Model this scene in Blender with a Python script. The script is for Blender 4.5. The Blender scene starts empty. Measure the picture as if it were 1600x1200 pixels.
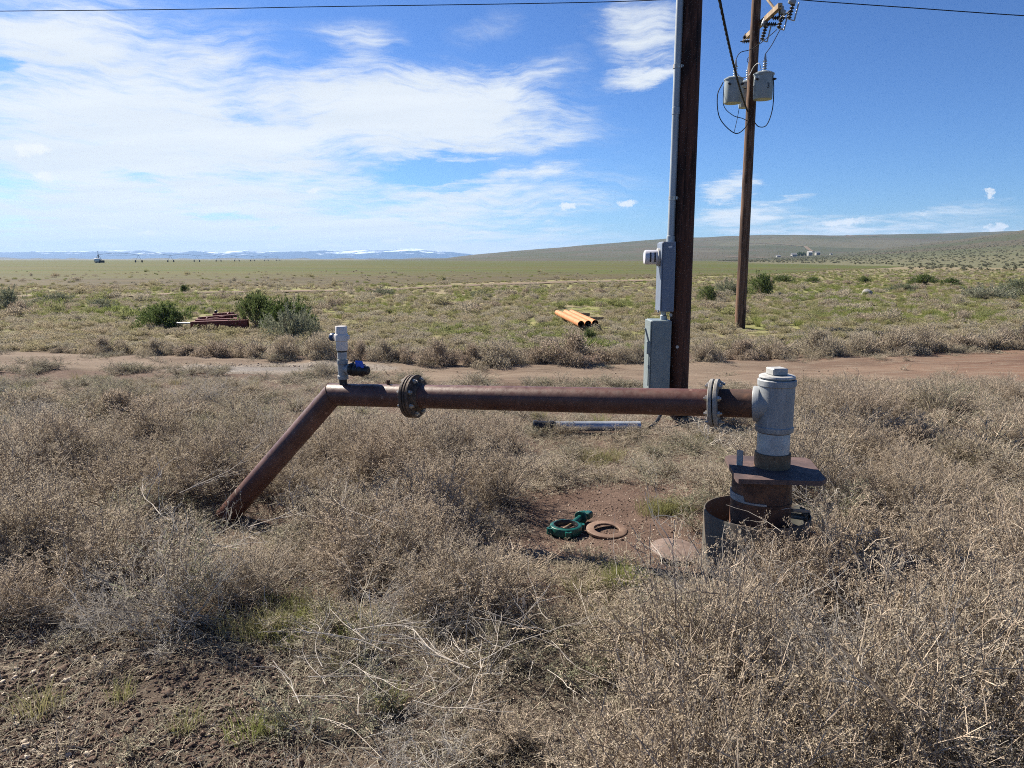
import bpy, math, random
import numpy as np
from math import radians as R, sin, cos, tan, pi, atan2, asin, sqrt
from mathutils import Vector, Matrix, noise as mnoise

random.seed(7)
rng = np.random.default_rng(11)
scene = bpy.context.scene
COL = scene.collection

# ------------------------------------------------------------------ camera
CAM_H, PITCH, FPX = 1.75, R(9.54), 1160.0          # eye height, downward pitch, focal length in photo pixels
cam_data = bpy.data.cameras.new('camera')
cam_data.sensor_width = 36.0
cam_data.lens = 36.0 * FPX / 1600.0
cam_data.clip_start = 0.05
cam_data.clip_end = 40000
cam = bpy.data.objects.new('camera', cam_data)
COL.objects.link(cam)
cam.location = (0, 0, CAM_H)
cam.rotation_euler = (pi / 2 - PITCH, 0, 0)
scene.camera = cam

# ------------------------------------------------------------------ light
SUN_EL, SUN_AZ = 39.0, -49.0                        # azimuth from the view direction, negative = to its left side
sun_dir = Vector((sin(R(SUN_AZ)) * cos(R(SUN_EL)), cos(R(SUN_AZ)) * cos(R(SUN_EL)), sin(R(SUN_EL))))
sl = bpy.data.lights.new('sun', 'SUN')
sl.energy = 5.0
sl.angle = R(0.5)
sl.color = (1.0, 0.915, 0.79)
sun = bpy.data.objects.new('sun', sl)
COL.objects.link(sun)
sun.rotation_euler = sun_dir.to_track_quat('Z', 'Y').to_euler()

scene.view_settings.view_transform = 'Standard'
scene.view_settings.look = 'None'
scene.view_settings.exposure = 1.28
scene.view_settings.gamma = 1.0
scene.view_settings.use_curve_mapping = False
scene.cycles.use_denoising = False
scene.cycles.pixel_filter_type = 'BLACKMAN_HARRIS'
scene.cycles.filter_width = 1.0
scene.cycles.max_bounces = 5
scene.cycles.diffuse_bounces = 1
scene.cycles.transmission_bounces = 3
scene.cycles.transparent_max_bounces = 8


def ray(px, py):
    u, v = (px - 800) / FPX, -(py - 600) / FPX
    return Vector((u, cos(PITCH) + v * sin(PITCH), v * cos(PITCH) - sin(PITCH)))


def P(px, py, Y):
    """The point of depth Y that stands where the photograph shows pixel (px, py)."""
    d = ray(px, py)
    return Vector((d.x / d.y * Y, Y, CAM_H + d.z / d.y * Y))


def G(px, py):
    """The point of level ground at that pixel."""
    d = ray(px, py)
    t = -CAM_H / d.z
    return Vector((d.x * t, d.y * t, 0))


def proj(x, y, z=0.0):
    q = z - CAM_H
    fwd = y * cos(PITCH) - q * sin(PITCH)
    up = y * sin(PITCH) + q * cos(PITCH)
    return 800 + FPX * x / fwd, 600 - FPX * up / fwd


def azel(px, py):
    d = ray(px, py).normalized()
    return math.degrees(atan2(d.x, d.y)), math.degrees(asin(d.z))


# ------------------------------------------------------------------ sky
world = bpy.data.worlds.new('World')
scene.world = world
world.use_nodes = True
wn, wl = world.node_tree.nodes, world.node_tree.links
wn.clear()
SKY_STRENGTH = 0.05


def wnode(t, **kw):
    n = wn.new(t)
    for k, v in kw.items():
        setattr(n, k, v)
    return n


def wmath(op, a, b=None, c=None, clamp=False):
    n = wnode('ShaderNodeMath', operation=op, use_clamp=clamp)
    for i, s in enumerate((a, b, c)):
        if s is None:
            continue
        if isinstance(s, (int, float)):
            n.inputs[i].default_value = s
        else:
            wl.new(s, n.inputs[i])
    return n.outputs[0]


def wmix(fac, a, b, blend='MIX'):
    n = wnode('ShaderNodeMix', data_type='RGBA', blend_type=blend)
    for i, s in ((0, fac), (6, a), (7, b)):
        if isinstance(s, (int, float)):
            n.inputs[i].default_value = s
        elif isinstance(s, tuple):
            n.inputs[i].default_value = (*s, 1)
        else:
            wl.new(s, n.inputs[i])
    return n.outputs[2]


sky = wnode('ShaderNodeTexSky', sky_type='NISHITA')
sky.sun_disc = False
sky.sun_elevation = R(SUN_EL)
sky.sun_rotation = R(SUN_AZ)
sky.altitude = 1200
sky.air_density = 1.0
sky.dust_density = 0.8
sky.ozone_density = 2.0
tc = wnode('ShaderNodeTexCoord')
sep = wnode('ShaderNodeSeparateXYZ')
wl.new(tc.outputs['Generated'], sep.inputs[0])
X, Y, Z = sep.outputs
AZ = wmath('MULTIPLY', wmath('ARCTAN2', X, Y), 57.29578)
EL = wmath('MULTIPLY', wmath('ARCSINE', Z), 57.29578)
# the cloud sheet lies overhead: its texture is laid out on a level plane
zz = wmath('ADD', wmath('MAXIMUM', Z, 0.0), 0.10)
cx = wmath('DIVIDE', X, zz)
cy = wmath('DIVIDE', Y, zz)
cp = wnode('ShaderNodeCombineXYZ')
wl.new(cx, cp.inputs[0]); wl.new(cy, cp.inputs[1])
ae = wnode('ShaderNodeCombineXYZ')
wl.new(AZ, ae.inputs[0]); wl.new(EL, ae.inputs[1])


def wnoise(vec, scale, detail=6, rough=0.6, dist=0.0, loc=(0, 0, 0), rot=0.0, scl=(1, 1, 1)):
    m = wnode('ShaderNodeMapping')
    m.inputs['Location'].default_value = loc
    m.inputs['Rotation'].default_value = (0, 0, rot)
    m.inputs['Scale'].default_value = scl
    wl.new(vec, m.inputs['Vector'])
    n = wnode('ShaderNodeTexNoise')
    n.inputs['Scale'].default_value = scale
    n.inputs['Detail'].default_value = detail
    n.inputs['Roughness'].default_value = rough
    n.inputs['Distortion'].default_value = dist
    wl.new(m.outputs[0], n.inputs['Vector'])
    return n


warp = wnoise(cp.outputs[0], 1.3, 8, 0.66)
wv = wnode('ShaderNodeVectorMath', operation='SUBTRACT')
wl.new(warp.outputs['Color'], wv.inputs[0]); wv.inputs[1].default_value = (0.5, 0.5, 0.5)
ws = wnode('ShaderNodeVectorMath', operation='MULTIPLY')
wl.new(wv.outputs[0], ws.inputs[0]); ws.inputs[1].default_value = (10.0, 5.0, 0)
wa = wnode('ShaderNodeVectorMath', operation='ADD')
wl.new(ae.outputs[0], wa.inputs[0]); wl.new(ws.outputs[0], wa.inputs[1])
AEW = wa.outputs[0]


def blob(vec, p, q, half, weight=1.0, inner=0.25):
    """Soft ellipse of sky round the long axis p-q (photo pixels turned into azimuth and height), half as wide as given in pixels."""
    a0, e0 = azel(*p); a1, e1 = azel(*q)
    L = sqrt((a1 - a0) ** 2 + (e1 - e0) ** 2) / 2
    m = wnode('ShaderNodeMapping', vector_type='TEXTURE')
    m.inputs['Location'].default_value = ((a0 + a1) / 2, (e0 + e1) / 2, 0)
    m.inputs['Rotation'].default_value = (0, 0, atan2(e1 - e0, a1 - a0))
    m.inputs['Scale'].default_value = (L, half * 0.047, 1)
    wl.new(vec, m.inputs['Vector'])
    ln = wnode('ShaderNodeVectorMath', operation='LENGTH')
    wl.new(m.outputs[0], ln.inputs[0])
    mr = wnode('ShaderNodeMapRange', interpolation_type='SMOOTHSTEP')
    mr.inputs['From Min'].default_value = 1.0
    mr.inputs['From Max'].default_value = inner
    mr.inputs['To Max'].default_value = weight
    wl.new(ln.outputs['Value'], mr.inputs['Value'])
    return mr.outputs[0]


def wmax(l):
    o = l[0]
    for s in l[1:]:
        o = wmath('MAXIMUM', o, s)
    return o


sheet = wmax([
    blob(AEW, (-520, 160), (760, 225), 235, 1.22, 0.0),
    blob(AEW, (180, 120), (1060, 200), 105, 1.35, 0.0),
    blob(AEW, (-300, 20), (400, 80), 140, 1.0, 0.0),
    blob(AEW, (-600, 300), (880, 330), 135, 1.12, 0.0),
    blob(AEW, (200, 352), (1130, 285), 74, 0.92, 0.0),
    blob(AEW, (-700, 388), (1150, 384), 70, 1.45, 0.2),
    blob(AEW, (900, 390), (2200, 376), 60, 0.78, 0.0),
    blob(AEW, (560, 300), (1040, 252), 26, 0.7, 0.0),
    blob(AEW, (890, 88), (1110, -5), 98, 0.92, 0.0),
    blob(AEW, (900, 145), (1070, 108), 26, 0.85, 0.0),
    blob(AEW, (660, 110), (860, -20), 60, 0.24, 0.0),
    blob(AEW, (730, 175), (950, 85), 52, 0.5, 0.0),
    blob(AEW, (420, 40), (700, 115), 80, 0.62, 0.0),
    blob(AEW, (1050, 315), (1210, 280), 34, 0.95, 0.0),
    blob(AEW, (1020, 348), (1320, 322), 36, 0.9, 0.0),
    blob(AEW, (1020, 365), (1700, 338), 34, 0.85, 0.0),
    blob(AEW, (1190, 316), (1310, 302), 14, 0.6, 0.0),
])
gaps = wmax([
    blob(AEW, (-40, 80), (40, 112), 20, 0.5),
    blob(AEW, (320, 160), (430, 195), 22, 0.5, 0.0),
    blob(AEW, (80, 255), (340, 305), 26, 0.65, 0.0),
    blob(AEW, (560, 290), (800, 242), 36, 0.85, 0.0),
    blob(AEW, (210, 312), (480, 355), 20, 0.65, 0.0),
    blob(AEW, (660, 305), (800, 283), 8, 0.3),
])
warp2 = wnoise(ae.outputs[0], 0.06, 4, 0.55)
q1 = wnode('ShaderNodeVectorMath', operation='SUBTRACT'); wl.new(warp2.outputs['Color'], q1.inputs[0]); q1.inputs[1].default_value = (0.5, 0.5, 0.5)
q2 = wnode('ShaderNodeVectorMath', operation='MULTIPLY'); wl.new(q1.outputs[0], q2.inputs[0]); q2.inputs[1].default_value = (12.0, 7.0, 0)
q3 = wnode('ShaderNodeVectorMath', operation='ADD'); wl.new(ae.outputs[0], q3.inputs[0]); wl.new(q2.outputs[0], q3.inputs[1])
streak = wnoise(q3.outputs[0], 1.0, 9, 0.64, 0.08, rot=R(16), scl=(0.06, 0.42, 1)).outputs['Fac']
feather = wnoise(q3.outputs[0], 1.0, 8, 0.68, 0.12, rot=R(30), scl=(0.11, 1.1, 1)).outputs['Fac']
puff = wnoise(cp.outputs[0], 3.0, 9, 0.68, 0.3).outputs['Fac']
tex = wmath('ADD', wmath('ADD', wmath('MULTIPLY', wmath('SUBTRACT', streak, 0.5), 2.3), wmath('MULTIPLY', wmath('SUBTRACT', feather, 0.5), 1.8)), wmath('MULTIPLY', wmath('SUBTRACT', puff, 0.5), 1.1))
sheet = wmath('SUBTRACT', sheet, gaps)
dens = wmath('ADD', sheet, wmath('MULTIPLY', tex, wmath('MULTIPLY', wmath('MULTIPLY', sheet, 2.6, clamp=True), 0.80)))
mr = wnode('ShaderNodeMapRange', interpolation_type='SMOOTHSTEP')
mr.inputs['From Min'].default_value = 0.05
mr.inputs['From Max'].default_value = 1.02
mr.inputs['To Max'].default_value = 0.94
wl.new(dens, mr.inputs['Value'])
cirrus = mr.outputs[0]
# small cumulus low over the plain
ae2n = wnoise(ae.outputs[0], 0.9, 8, 0.7)
w2 = wnode('ShaderNodeVectorMath', operation='SUBTRACT'); wl.new(ae2n.outputs['Color'], w2.inputs[0]); w2.inputs[1].default_value = (0.5, 0.5, 0.5)
w3 = wnode('ShaderNodeVectorMath', operation='MULTIPLY'); wl.new(w2.outputs[0], w3.inputs[0]); w3.inputs[1].default_value = (2.6, 1.3, 0)
w4 = wnode('ShaderNodeVectorMath', operation='ADD'); wl.new(ae.outputs[0], w4.inputs[0]); wl.new(w3.outputs[0], w4.inputs[1])
AE2 = w4.outputs[0]
cum = wmax([
    blob(AE2, (868, 326), (905, 320), 9), blob(AE2, (955, 320), (1008, 318), 10), blob(AE2, (42, 268), (105, 282), 13),
    blob(AE2, (5, 240), (90, 228), 14, 0.9), blob(AE2, (195, 366), (262, 362), 6.5), blob(AE2, (-20, 384), (60, 382), 5),
    blob(AE2, (110, 382), (220, 386), 5, 0.9), blob(AE2, (130, 354), (215, 358), 3.5, 0.8), blob(AE2, (462, 302), (515, 296), 7, 0.8),
    blob(AE2, (400, 385), (470, 381), 5, 0.9), blob(AE2, (480, 386), (560, 381), 5, 0.9), blob(AE2, (580, 380), (650, 376), 8, 0.9),
    blob(AE2, (640, 392), (740, 384), 8, 0.9), blob(AE2, (725, 366), (775, 362), 4, 0.8), blob(AE2, (1255, 350), (1375, 343), 9),
    blob(AE2, (1420, 335), (1490, 330), 7, 0.5), blob(AE2, (1534, 303), (1560, 297), 8), blob(AE2, (1525, 360), (1585, 354), 9),
    blob(AE2, (1290, 348), (1350, 342), 8, 0.8), blob(AE2, (1090, 318), (1145, 314), 9, 0.6),
])
cumn = wnoise(ae.outputs[0], 1.3, 8, 0.7, scl=(0.7, 1.2, 1)).outputs['Fac']
mr2 = wnode('ShaderNodeMapRange', interpolation_type='SMOOTHSTEP')
mr2.inputs['From Min'].default_value = 0.22
mr2.inputs['From Max'].default_value = 1.05
mr2.inputs['To Max'].default_value = 0.82
wl.new(wmath('ADD', cum, wmath('MULTIPLY', wmath('SUBTRACT', cumn, 0.5), 1.6)), mr2.inputs['Value'])
cumulus = wmath('MULTIPLY', mr2.outputs[0], wmath('MULTIPLY', cum, 2.2, clamp=True))

SKY_TINT = (0.325, 0.475, 0.69)
gm = wnode('ShaderNodeGamma')
gm.inputs['Gamma'].default_value = 1.22
wl.new(sky.outputs[0], gm.inputs['Color'])
blue = wmix(1.0, gm.outputs[0], SKY_TINT, 'MULTIPLY')
shade = wnoise(cp.outputs[0], 1.6, 6, 0.6, rot=R(20), scl=(0.6, 1.5, 1)).outputs['Fac']
cl_col = wmix(shade, (5.9, 6.5, 7.0), (8.2, 8.5, 8.7))
c1 = wmix(cirrus, blue, cl_col)
c2 = wmix(cumulus, c1, (7.9, 8.1, 8.2))
bg = wnode('ShaderNodeBackground')
wl.new(c2, bg.inputs['Color'])
bg.inputs['Strength'].default_value = SKY_STRENGTH
wout = wnode('ShaderNodeOutputWorld')
wl.new(bg.outputs[0], wout.inputs['Surface'])


# ------------------------------------------------------------------ object helpers
def tag(o, label=None, cat=None, group=None, kind=None):
    if label: o['label'] = label
    if cat: o['category'] = cat
    if group: o['group'] = group
    if kind: o['kind'] = kind
    return o


def empty(name, loc, label, cat, group=None, rz=0.0):
    o = bpy.data.objects.new(name, None)
    o.empty_display_size = 0.1
    COL.objects.link(o)
    o.location = loc
    o.rotation_euler = (0, 0, rz)
    return tag(o, label, cat, group)


class MB:
    """Collects shapes (world coordinates unless noted) and links them as one mesh."""

    def __init__(self):
        self.v, self.f = [], []

    def add(self, vs, fs):
        k = len(self.v)
        self.v += [tuple(v) for v in vs]
        self.f += [tuple(i + k for i in f) for f in fs]
        return self

    def frame(self, ax):
        ax = Vector(ax).normalized()
        ref = Vector((0, 0, 1)) if abs(ax.z) < 0.92 else Vector((0, 1, 0))
        a = ref.cross(ax).normalized()
        return a, ax.cross(a), ax

    def lathe(self, prof, o, ax=(0, 0, 1), n=32, close=False):
        """prof: (radius, distance along the axis) pairs; ends of radius 0 close the shape."""
        a, b, c = self.frame(ax)
        o = Vector(o)
        vs, fs, rings = [], [], []
        for r, h in prof:
            if r <= 1e-6:
                rings.append([len(vs)]); vs.append(o + c * h)
            else:
                rings.append(list(range(len(vs), len(vs) + n)))
                for k in range(n):
                    t = 2 * pi * k / n
                    vs.append(o + c * h + (a * cos(t) + b * sin(t)) * r)
        pairs = list(zip(rings, rings[1:]))
        if close: pairs.append((rings[-1], rings[0]))
        for p, q in pairs:
            for k in range(n):
                k2 = (k + 1) % n
                if len(p) == 1 and len(q) == 1: continue
                if len(p) == 1: fs.append((p[0], q[k2], q[k]))
                elif len(q) == 1: fs.append((p[k], p[k2], q[0]))
                else: fs.append((p[k], p[k2], q[k2], q[k]))
        return self.add(vs, fs)

    def cyl(self, p0, p1, r0, r1=None, n=16, bev=0.0):
        p0, p1 = Vector(p0), Vector(p1)
        r1 = r0 if r1 is None else r1
        L = (p1 - p0).length
        pr = [(0, 0), (r0, 0), (r1, L), (0, L)] if not bev else [(0, 0), (r0 - bev, 0), (r0, bev), (r1, L - bev), (r1 - bev, L), (0, L)]
        return self.lathe(pr, p0, p1 - p0, n)

    def box(self, c, s, rot=None, bev=0.0):
        c = Vector(c)
        M = rot if rot is not None else Matrix.Identity(3)
        hx, hy, hz = s[0] / 2, s[1] / 2, s[2] / 2
        if bev <= 0:
            vs = [c + M @ Vector((x * hx, y * hy, z * hz)) for x in (-1, 1) for y in (-1, 1) for z in (-1, 1)]
            fs = [(0, 1, 3, 2), (4, 6, 7, 5), (0, 4, 5, 1), (2, 3, 7, 6), (0, 2, 6, 4), (1, 5, 7, 3)]
            return self.add(vs, fs)
        b = bev
        vs, idx = [], {}
        for x in (-1, 1):
            for y in (-1, 1):
                for z in (-1, 1):
                    for k, d in enumerate(((hx, hy - b, hz - b), (hx - b, hy, hz - b), (hx - b, hy - b, hz))):
                        idx[(x, y, z, k)] = len(vs)
                        vs.append(c + M @ Vector((x * d[0], y * d[1], z * d[2])))
        fs = []
        for k in range(3):
            o1, o2 = [i for i in range(3) if i != k]
            for s_ in (-1, 1):
                q = []
                for p_, r_ in ((-1, -1), (1, -1), (1, 1), (-1, 1)):
                    t = [0, 0, 0]; t[k] = s_; t[o1] = p_; t[o2] = r_
                    q.append(idx[(*t, k)])
                fs.append(tuple(q))
            for p_ in (-1, 1):
                for r_ in (-1, 1):
                    t0 = [0, 0, 0]; t0[k] = -1; t0[o1] = p_; t0[o2] = r_
                    t1 = list(t0); t1[k] = 1
                    fs.append((idx[(*t0, o1)], idx[(*t1, o1)], idx[(*t1, o2)], idx[(*t0, o2)]))
        for x in (-1, 1):
            for y in (-1, 1):
                for z in (-1, 1):
                    fs.append((idx[(x, y, z, 0)], idx[(x, y, z, 1)], idx[(x, y, z, 2)]))
        return self.add(vs, fs)

    def prism(self, pts, z0, z1):
        n = len(pts)
        vs = [(p[0], p[1], z0) for p in pts] + [(p[0], p[1], z1) for p in pts]
        fs = [tuple(range(n - 1, -1, -1)), tuple(range(n, 2 * n))]
        fs += [(k, (k + 1) % n, (k + 1) % n + n, k + n) for k in range(n)]
        return self.add(vs, fs)

    def path(self, pts, r, n=6, r1=None):
        pts = [Vector(p) for p in pts]
        m = len(pts)
        vs, fs = [], []
        prev = None
        for i, p in enumerate(pts):
            d = (pts[min(i + 1, m - 1)] - pts[max(i - 1, 0)]).normalized()
            if prev is None:
                a, b, _ = self.frame(d)
            else:
                a = (prev - d * prev.dot(d)).normalized(); b = d.cross(a)
            prev = a
            rr = r if r1 is None else r + (r1 - r) * i / (m - 1)
            for k in range(n):
                t = 2 * pi * k / n
                vs.append(p + (a * cos(t) + b * sin(t)) * rr)
        for i in range(m - 1):
            for k in range(n):
                k2 = (k + 1) % n
                fs.append((i * n + k, i * n + k2, (i + 1) * n + k2, (i + 1) * n + k))
        fs.append(tuple(range(n - 1, -1, -1)))
        fs.append(tuple((m - 1) * n + k for k in range(n)))
        return self.add(vs, fs)

    def mesh(self, name, m):
        me = bpy.data.meshes.new(name)
        o = self.org
        me.from_pydata([(v[0] - o[0], v[1] - o[1], v[2] - o[2]) for v in self.v], [], self.f)
        me.materials.append(m)
        return me

    def build(self, name, m, parent=None, smooth=35, origin=None):
        """Vertices are given in world coordinates; the parent must carry no rotation (or parent_local=True data)."""
        base = Vector(origin) if origin is not None else Vector((0, 0, 0))
        q = parent
        off = Vector((0, 0, 0))
        while q is not None:
            off = off + q.location
            q = q.parent
        self.org = tuple(off if parent is not None and origin is None else base)
        me = self.mesh(name, m)
        if smooth:
            me.polygons.foreach_set('use_smooth', [True] * len(me.polygons))
            me.set_sharp_from_angle(angle=R(smooth))
        me.update()
        o = bpy.data.objects.new(name, me)
        COL.objects.link(o)
        if parent is not None: o.parent = parent
        if origin is not None: o.location = base - (off if parent is not None else Vector((0, 0, 0)))
        return o


def copy_tree(o, parent=None):
    c = o.copy(); COL.objects.link(c); c.parent = parent
    for ch in list(o.children): copy_tree(ch, c)
    return c


# ------------------------------------------------------------------ materials
class NT:
    def __init__(self, name):
        self.m = bpy.data.materials.new(name)
        self.m.use_nodes = True
        self.n, self.l = self.m.node_tree.nodes, self.m.node_tree.links
        self.n.clear()
        self.out = self.n.new('ShaderNodeOutputMaterial')
        self.tc = self.n.new('ShaderNodeTexCoord')
        self.geo = self.n.new('ShaderNodeNewGeometry')

    def put(self, s, v):
        if isinstance(v, (int, float)): s.default_value = v
        elif isinstance(v, tuple): s.default_value = (*v, 1) if len(v) == 3 and s.type == 'RGBA' else v
        else: self.l.new(v, s)

    def noise(self, vec, scale, detail=5, rough=0.6, dist=0.0, scl=None, out='Fac'):
        if scl:
            mp = self.n.new('ShaderNodeMapping'); mp.inputs['Scale'].default_value = scl
            self.l.new(vec, mp.inputs[0]); vec = mp.outputs[0]
        n = self.n.new('ShaderNodeTexNoise')
        self.l.new(vec, n.inputs['Vector'])
        n.inputs['Scale'].default_value = scale; n.inputs['Detail'].default_value = detail
        n.inputs['Roughness'].default_value = rough; n.inputs['Distortion'].default_value = dist
        return n.outputs[out]

    def voronoi(self, vec, scale, out='Distance', rand=1.0):
        n = self.n.new('ShaderNodeTexVoronoi'); self.l.new(vec, n.inputs['Vector'])
        n.inputs['Scale'].default_value = scale; n.inputs['Randomness'].default_value = rand
        return n.outputs[out]

    def math(self, op, a, b=0.0, clamp=False):
        n = self.n.new('ShaderNodeMath'); n.operation = op; n.use_clamp = clamp
        self.put(n.inputs[0], a); self.put(n.inputs[1], b)
        return n.outputs[0]

    def ramp(self, v, lo, hi, a=0.0, b=1.0):
        n = self.n.new('ShaderNodeMapRange'); n.interpolation_type = 'SMOOTHSTEP'
        self.put(n.inputs['Value'], v)
        n.inputs['From Min'].default_value = lo; n.inputs['From Max'].default_value = hi
        n.inputs['To Min'].default_value = a; n.inputs['To Max'].default_value = b
        return n.outputs[0]

    def mix(self, f, a, b, blend='MIX'):
        n = self.n.new('ShaderNodeMix'); n.data_type = 'RGBA'; n.blend_type = blend
        self.put(n.inputs[0], f); self.put(n.inputs[6], a); self.put(n.inputs[7], b)
        return n.outputs[2]

    def bump(self, h, strength, dist):
        n = self.n.new('ShaderNodeBump'); n.inputs['Strength'].default_value = strength; n.inputs['Distance'].default_value = dist
        self.l.new(h, n.inputs['Height'])
        return n.outputs[0]

    def bsdf(self, col, rough=0.6, metal=0.0, normal=None, spec=0.4, **kw):
        n = self.n.new('ShaderNodeBsdfPrincipled')
        self.put(n.inputs['Base Color'], col); self.put(n.inputs['Roughness'], rough); self.put(n.inputs['Metallic'], metal)
        n.inputs['Specular IOR Level'].default_value = spec
        for k, v in kw.items(): self.put(n.inputs[k], v)
        if normal is not None: self.l.new(normal, n.inputs['Normal'])
        self.l.new(n.outputs[0], self.out.inputs[0])
        return self.m


def plain(name, col, col2=None, scale=12, rough=0.55, metal=0.0, bump=0.0, bdist=0.004, lo=0.35, hi=0.65, scl=None, spec=0.4):
    t = NT(name)
    f = t.noise(t.tc.outputs['Object'], scale, 7, 0.65, 0.3, scl)
    col2 = col2 or tuple(c * 0.7 for c in col)
    c = t.mix(t.ramp(f, lo, hi), col, col2)
    sp = t.noise(t.tc.outputs['Object'], scale * 7, 4, 0.7)
    c = t.mix(t.ramp(sp, 0.62, 0.75, 0, 0.35), c, tuple(x * 0.45 for x in col))
    nm = t.bump(sp, bump, bdist) if bump else None
    return t.bsdf(c, t.ramp(sp, 0.3, 0.7, rough - 0.08, rough + 0.1), metal, nm, spec)


def rust(name, base, light, dark, scale=9, rough=0.7, pale=None):
    t = NT(name)
    v = t.tc.outputs['Object']
    a = t.noise(v, scale, 8, 0.7, 0.6)
    b = t.noise(v, scale * 4.3, 6, 0.7)
    s = t.noise(v, scale * 0.6, 3, 0.5)
    c = t.mix(t.ramp(a, 0.38, 0.66), base, light)
    c = t.mix(t.ramp(b, 0.52, 0.72, 0, 0.75), c, dark)
    c = t.mix(t.ramp(s, 0.5, 0.75, 0, 0.5), c, dark)
    if pale:
        sp = t.voronoi(v, scale * 1.6)
        c = t.mix(t.ramp(sp, 0.06, 0.13, 0.75, 0.0), c, pale)
    return t.bsdf(c, t.ramp(b, 0.3, 0.7, rough - 0.12, rough + 0.12), 0.0, t.bump(b, 0.35, 0.003), 0.35)


M_RUSTPIPE = rust('rust_red_pipe', (0.085, 0.036, 0.027), (0.135, 0.066, 0.050), (0.046, 0.020, 0.015), 6, 0.45, (0.24, 0.15, 0.115))
M_RUSTDARK = rust('rust_dark_casing', (0.062, 0.031, 0.022), (0.150, 0.070, 0.038), (0.025, 0.014, 0.011), 8)
M_RUSTORANGE = rust('rust_orange', (0.24, 0.12, 0.06), (0.36, 0.19, 0.10), (0.12, 0.055, 0.03), 14)
M_RUSTPLATE = rust('rust_plate', (0.145, 0.088, 0.060), (0.22, 0.145, 0.10), (0.075, 0.043, 0.030), 16)
M_PLATE = rust('dark_plate_steel', (0.075, 0.050, 0.048), (0.125, 0.080, 0.070), (0.030, 0.023, 0.025), 10)
M_DRUM = rust('weathered_drum', (0.070, 0.072, 0.064), (0.135, 0.100, 0.070), (0.085, 0.042, 0.025), 5)
M_FLANGE = rust('flange_steel', (0.055, 0.040, 0.032), (0.14, 0.090, 0.058), (0.024, 0.019, 0.017), 20)
def galv(name, a, b_):
    t = NT(name)
    v = t.tc.outputs['Object']
    n1 = t.noise(v, 7, 7, 0.7, 0.4, (1, 1, 0.35))
    n2 = t.noise(v, 20, 6, 0.7, 0.3, (1, 1, 0.10))
    n3 = t.noise(v, 70, 4, 0.7)
    c = t.mix(t.ramp(n1, 0.36, 0.64), a, b_)
    c = t.mix(t.ramp(n2, 0.55, 0.68, 0, 0.55), c, tuple(min(1, x * 1.5) for x in a))
    c = t.mix(t.ramp(t.noise(v, 14, 6, 0.7, 0.2, (1, 1, 0.12)), 0.56, 0.70, 0, 0.6), c, (0.17, 0.11, 0.07))
    c = t.mix(t.ramp(n3, 0.60, 0.74, 0, 0.35), c, tuple(x * 0.4 for x in a))
    return t.bsdf(c, t.ramp(n1, 0.3, 0.7, 0.45, 0.65), 0.1, t.bump(n3, 0.25, 0.003), 0.35)


M_GALV = galv('galvanised_grey', (0.30, 0.315, 0.32), (0.20, 0.215, 0.225))
M_GALVPALE = plain('galvanised_pale', (0.45, 0.45, 0.43), (0.32, 0.32, 0.31), 14, 0.5, 0.15, 0.1)
M_BOLT = plain('zinc_bolt', (0.55, 0.53, 0.48), (0.35, 0.30, 0.24), 60, 0.4, 0.6)
M_PVCWHITE = plain('off_white_plastic', (0.66, 0.62, 0.58), (0.58, 0.54, 0.50), 20, 0.45)
M_NAVY = plain('navy_plastic', (0.012, 0.03, 0.085), (0.02, 0.05, 0.12), 20, 0.35)
M_BLUE = plain('blue_plastic', (0.035, 0.12, 0.62), (0.03, 0.10, 0.5), 20, 0.35)
M_BLACK = plain('black_plastic', (0.012, 0.012, 0.014), (0.02, 0.02, 0.022), 20, 0.4)
M_GREENV = plain('green_valve_paint', (0.008, 0.105, 0.085), (0.012, 0.070, 0.058), 25, 0.33, 0.0, 0.1)
M_BRONZE = plain('tan_bronze', (0.42, 0.30, 0.17), (0.3, 0.2, 0.1), 30, 0.4, 0.5)
M_BOXBLUE = plain('blue_grey_enamel', (0.150, 0.185, 0.245), (0.135, 0.165, 0.215), 6, 0.42)
M_BOXGREY = plain('grey_green_enamel', (0.185, 0.225, 0.235), (0.16, 0.195, 0.20), 6, 0.42)
M_METER = plain('pale_meter', (0.55, 0.55, 0.58), (0.48, 0.48, 0.52), 25, 0.25)
M_CONDUIT = plain('conduit_grey', (0.36, 0.40, 0.42), (0.28, 0.31, 0.33), 8, 0.5, 0.25, scl=(1, 1, 0.2))
M_TANK = plain('transformer_grey', (0.285, 0.32, 0.325), (0.24, 0.275, 0.28), 5, 0.4)
M_PORCELAIN = plain('grey_porcelain', (0.32, 0.36, 0.40), (0.25, 0.28, 0.32), 25, 0.25)
M_DARKINS = plain('dark_polymer_insulator', (0.025, 0.024, 0.026), (0.04, 0.035, 0.034), 25, 0.45)
M_WIRE = plain('dark_wire', (0.012, 0.012, 0.014), (0.018, 0.018, 0.02), 25, 0.75, spec=0.15)
M_ALU = plain('aluminium_tube', (0.50, 0.54, 0.58), (0.36, 0.39, 0.42), 5, 0.36, 0.4)
M_ORANGE = rust('dusty_orange_pipe', (0.42, 0.150, 0.045), (0.48, 0.22, 0.09), (0.25, 0.085, 0.032), 3, 0.7)
M_REDPAINT = rust('faded_red_paint', (0.125, 0.016, 0.014), (0.17, 0.030, 0.024), (0.045, 0.011, 0.010), 6, 0.55)
M_STONE = plain('grey_stone', (0.30, 0.29, 0.27), (0.20, 0.19, 0.18), 8, 0.85, 0, 0.4, 0.02)
M_WHITEPAINT = plain('white_wall', (0.70, 0.70, 0.68), (0.62, 0.61, 0.58), 0.8, 0.6)
M_FARWALL = plain('weathered_white_wall', (0.30, 0.30, 0.28), (0.25, 0.25, 0.23), 0.8, 0.7)
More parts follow.
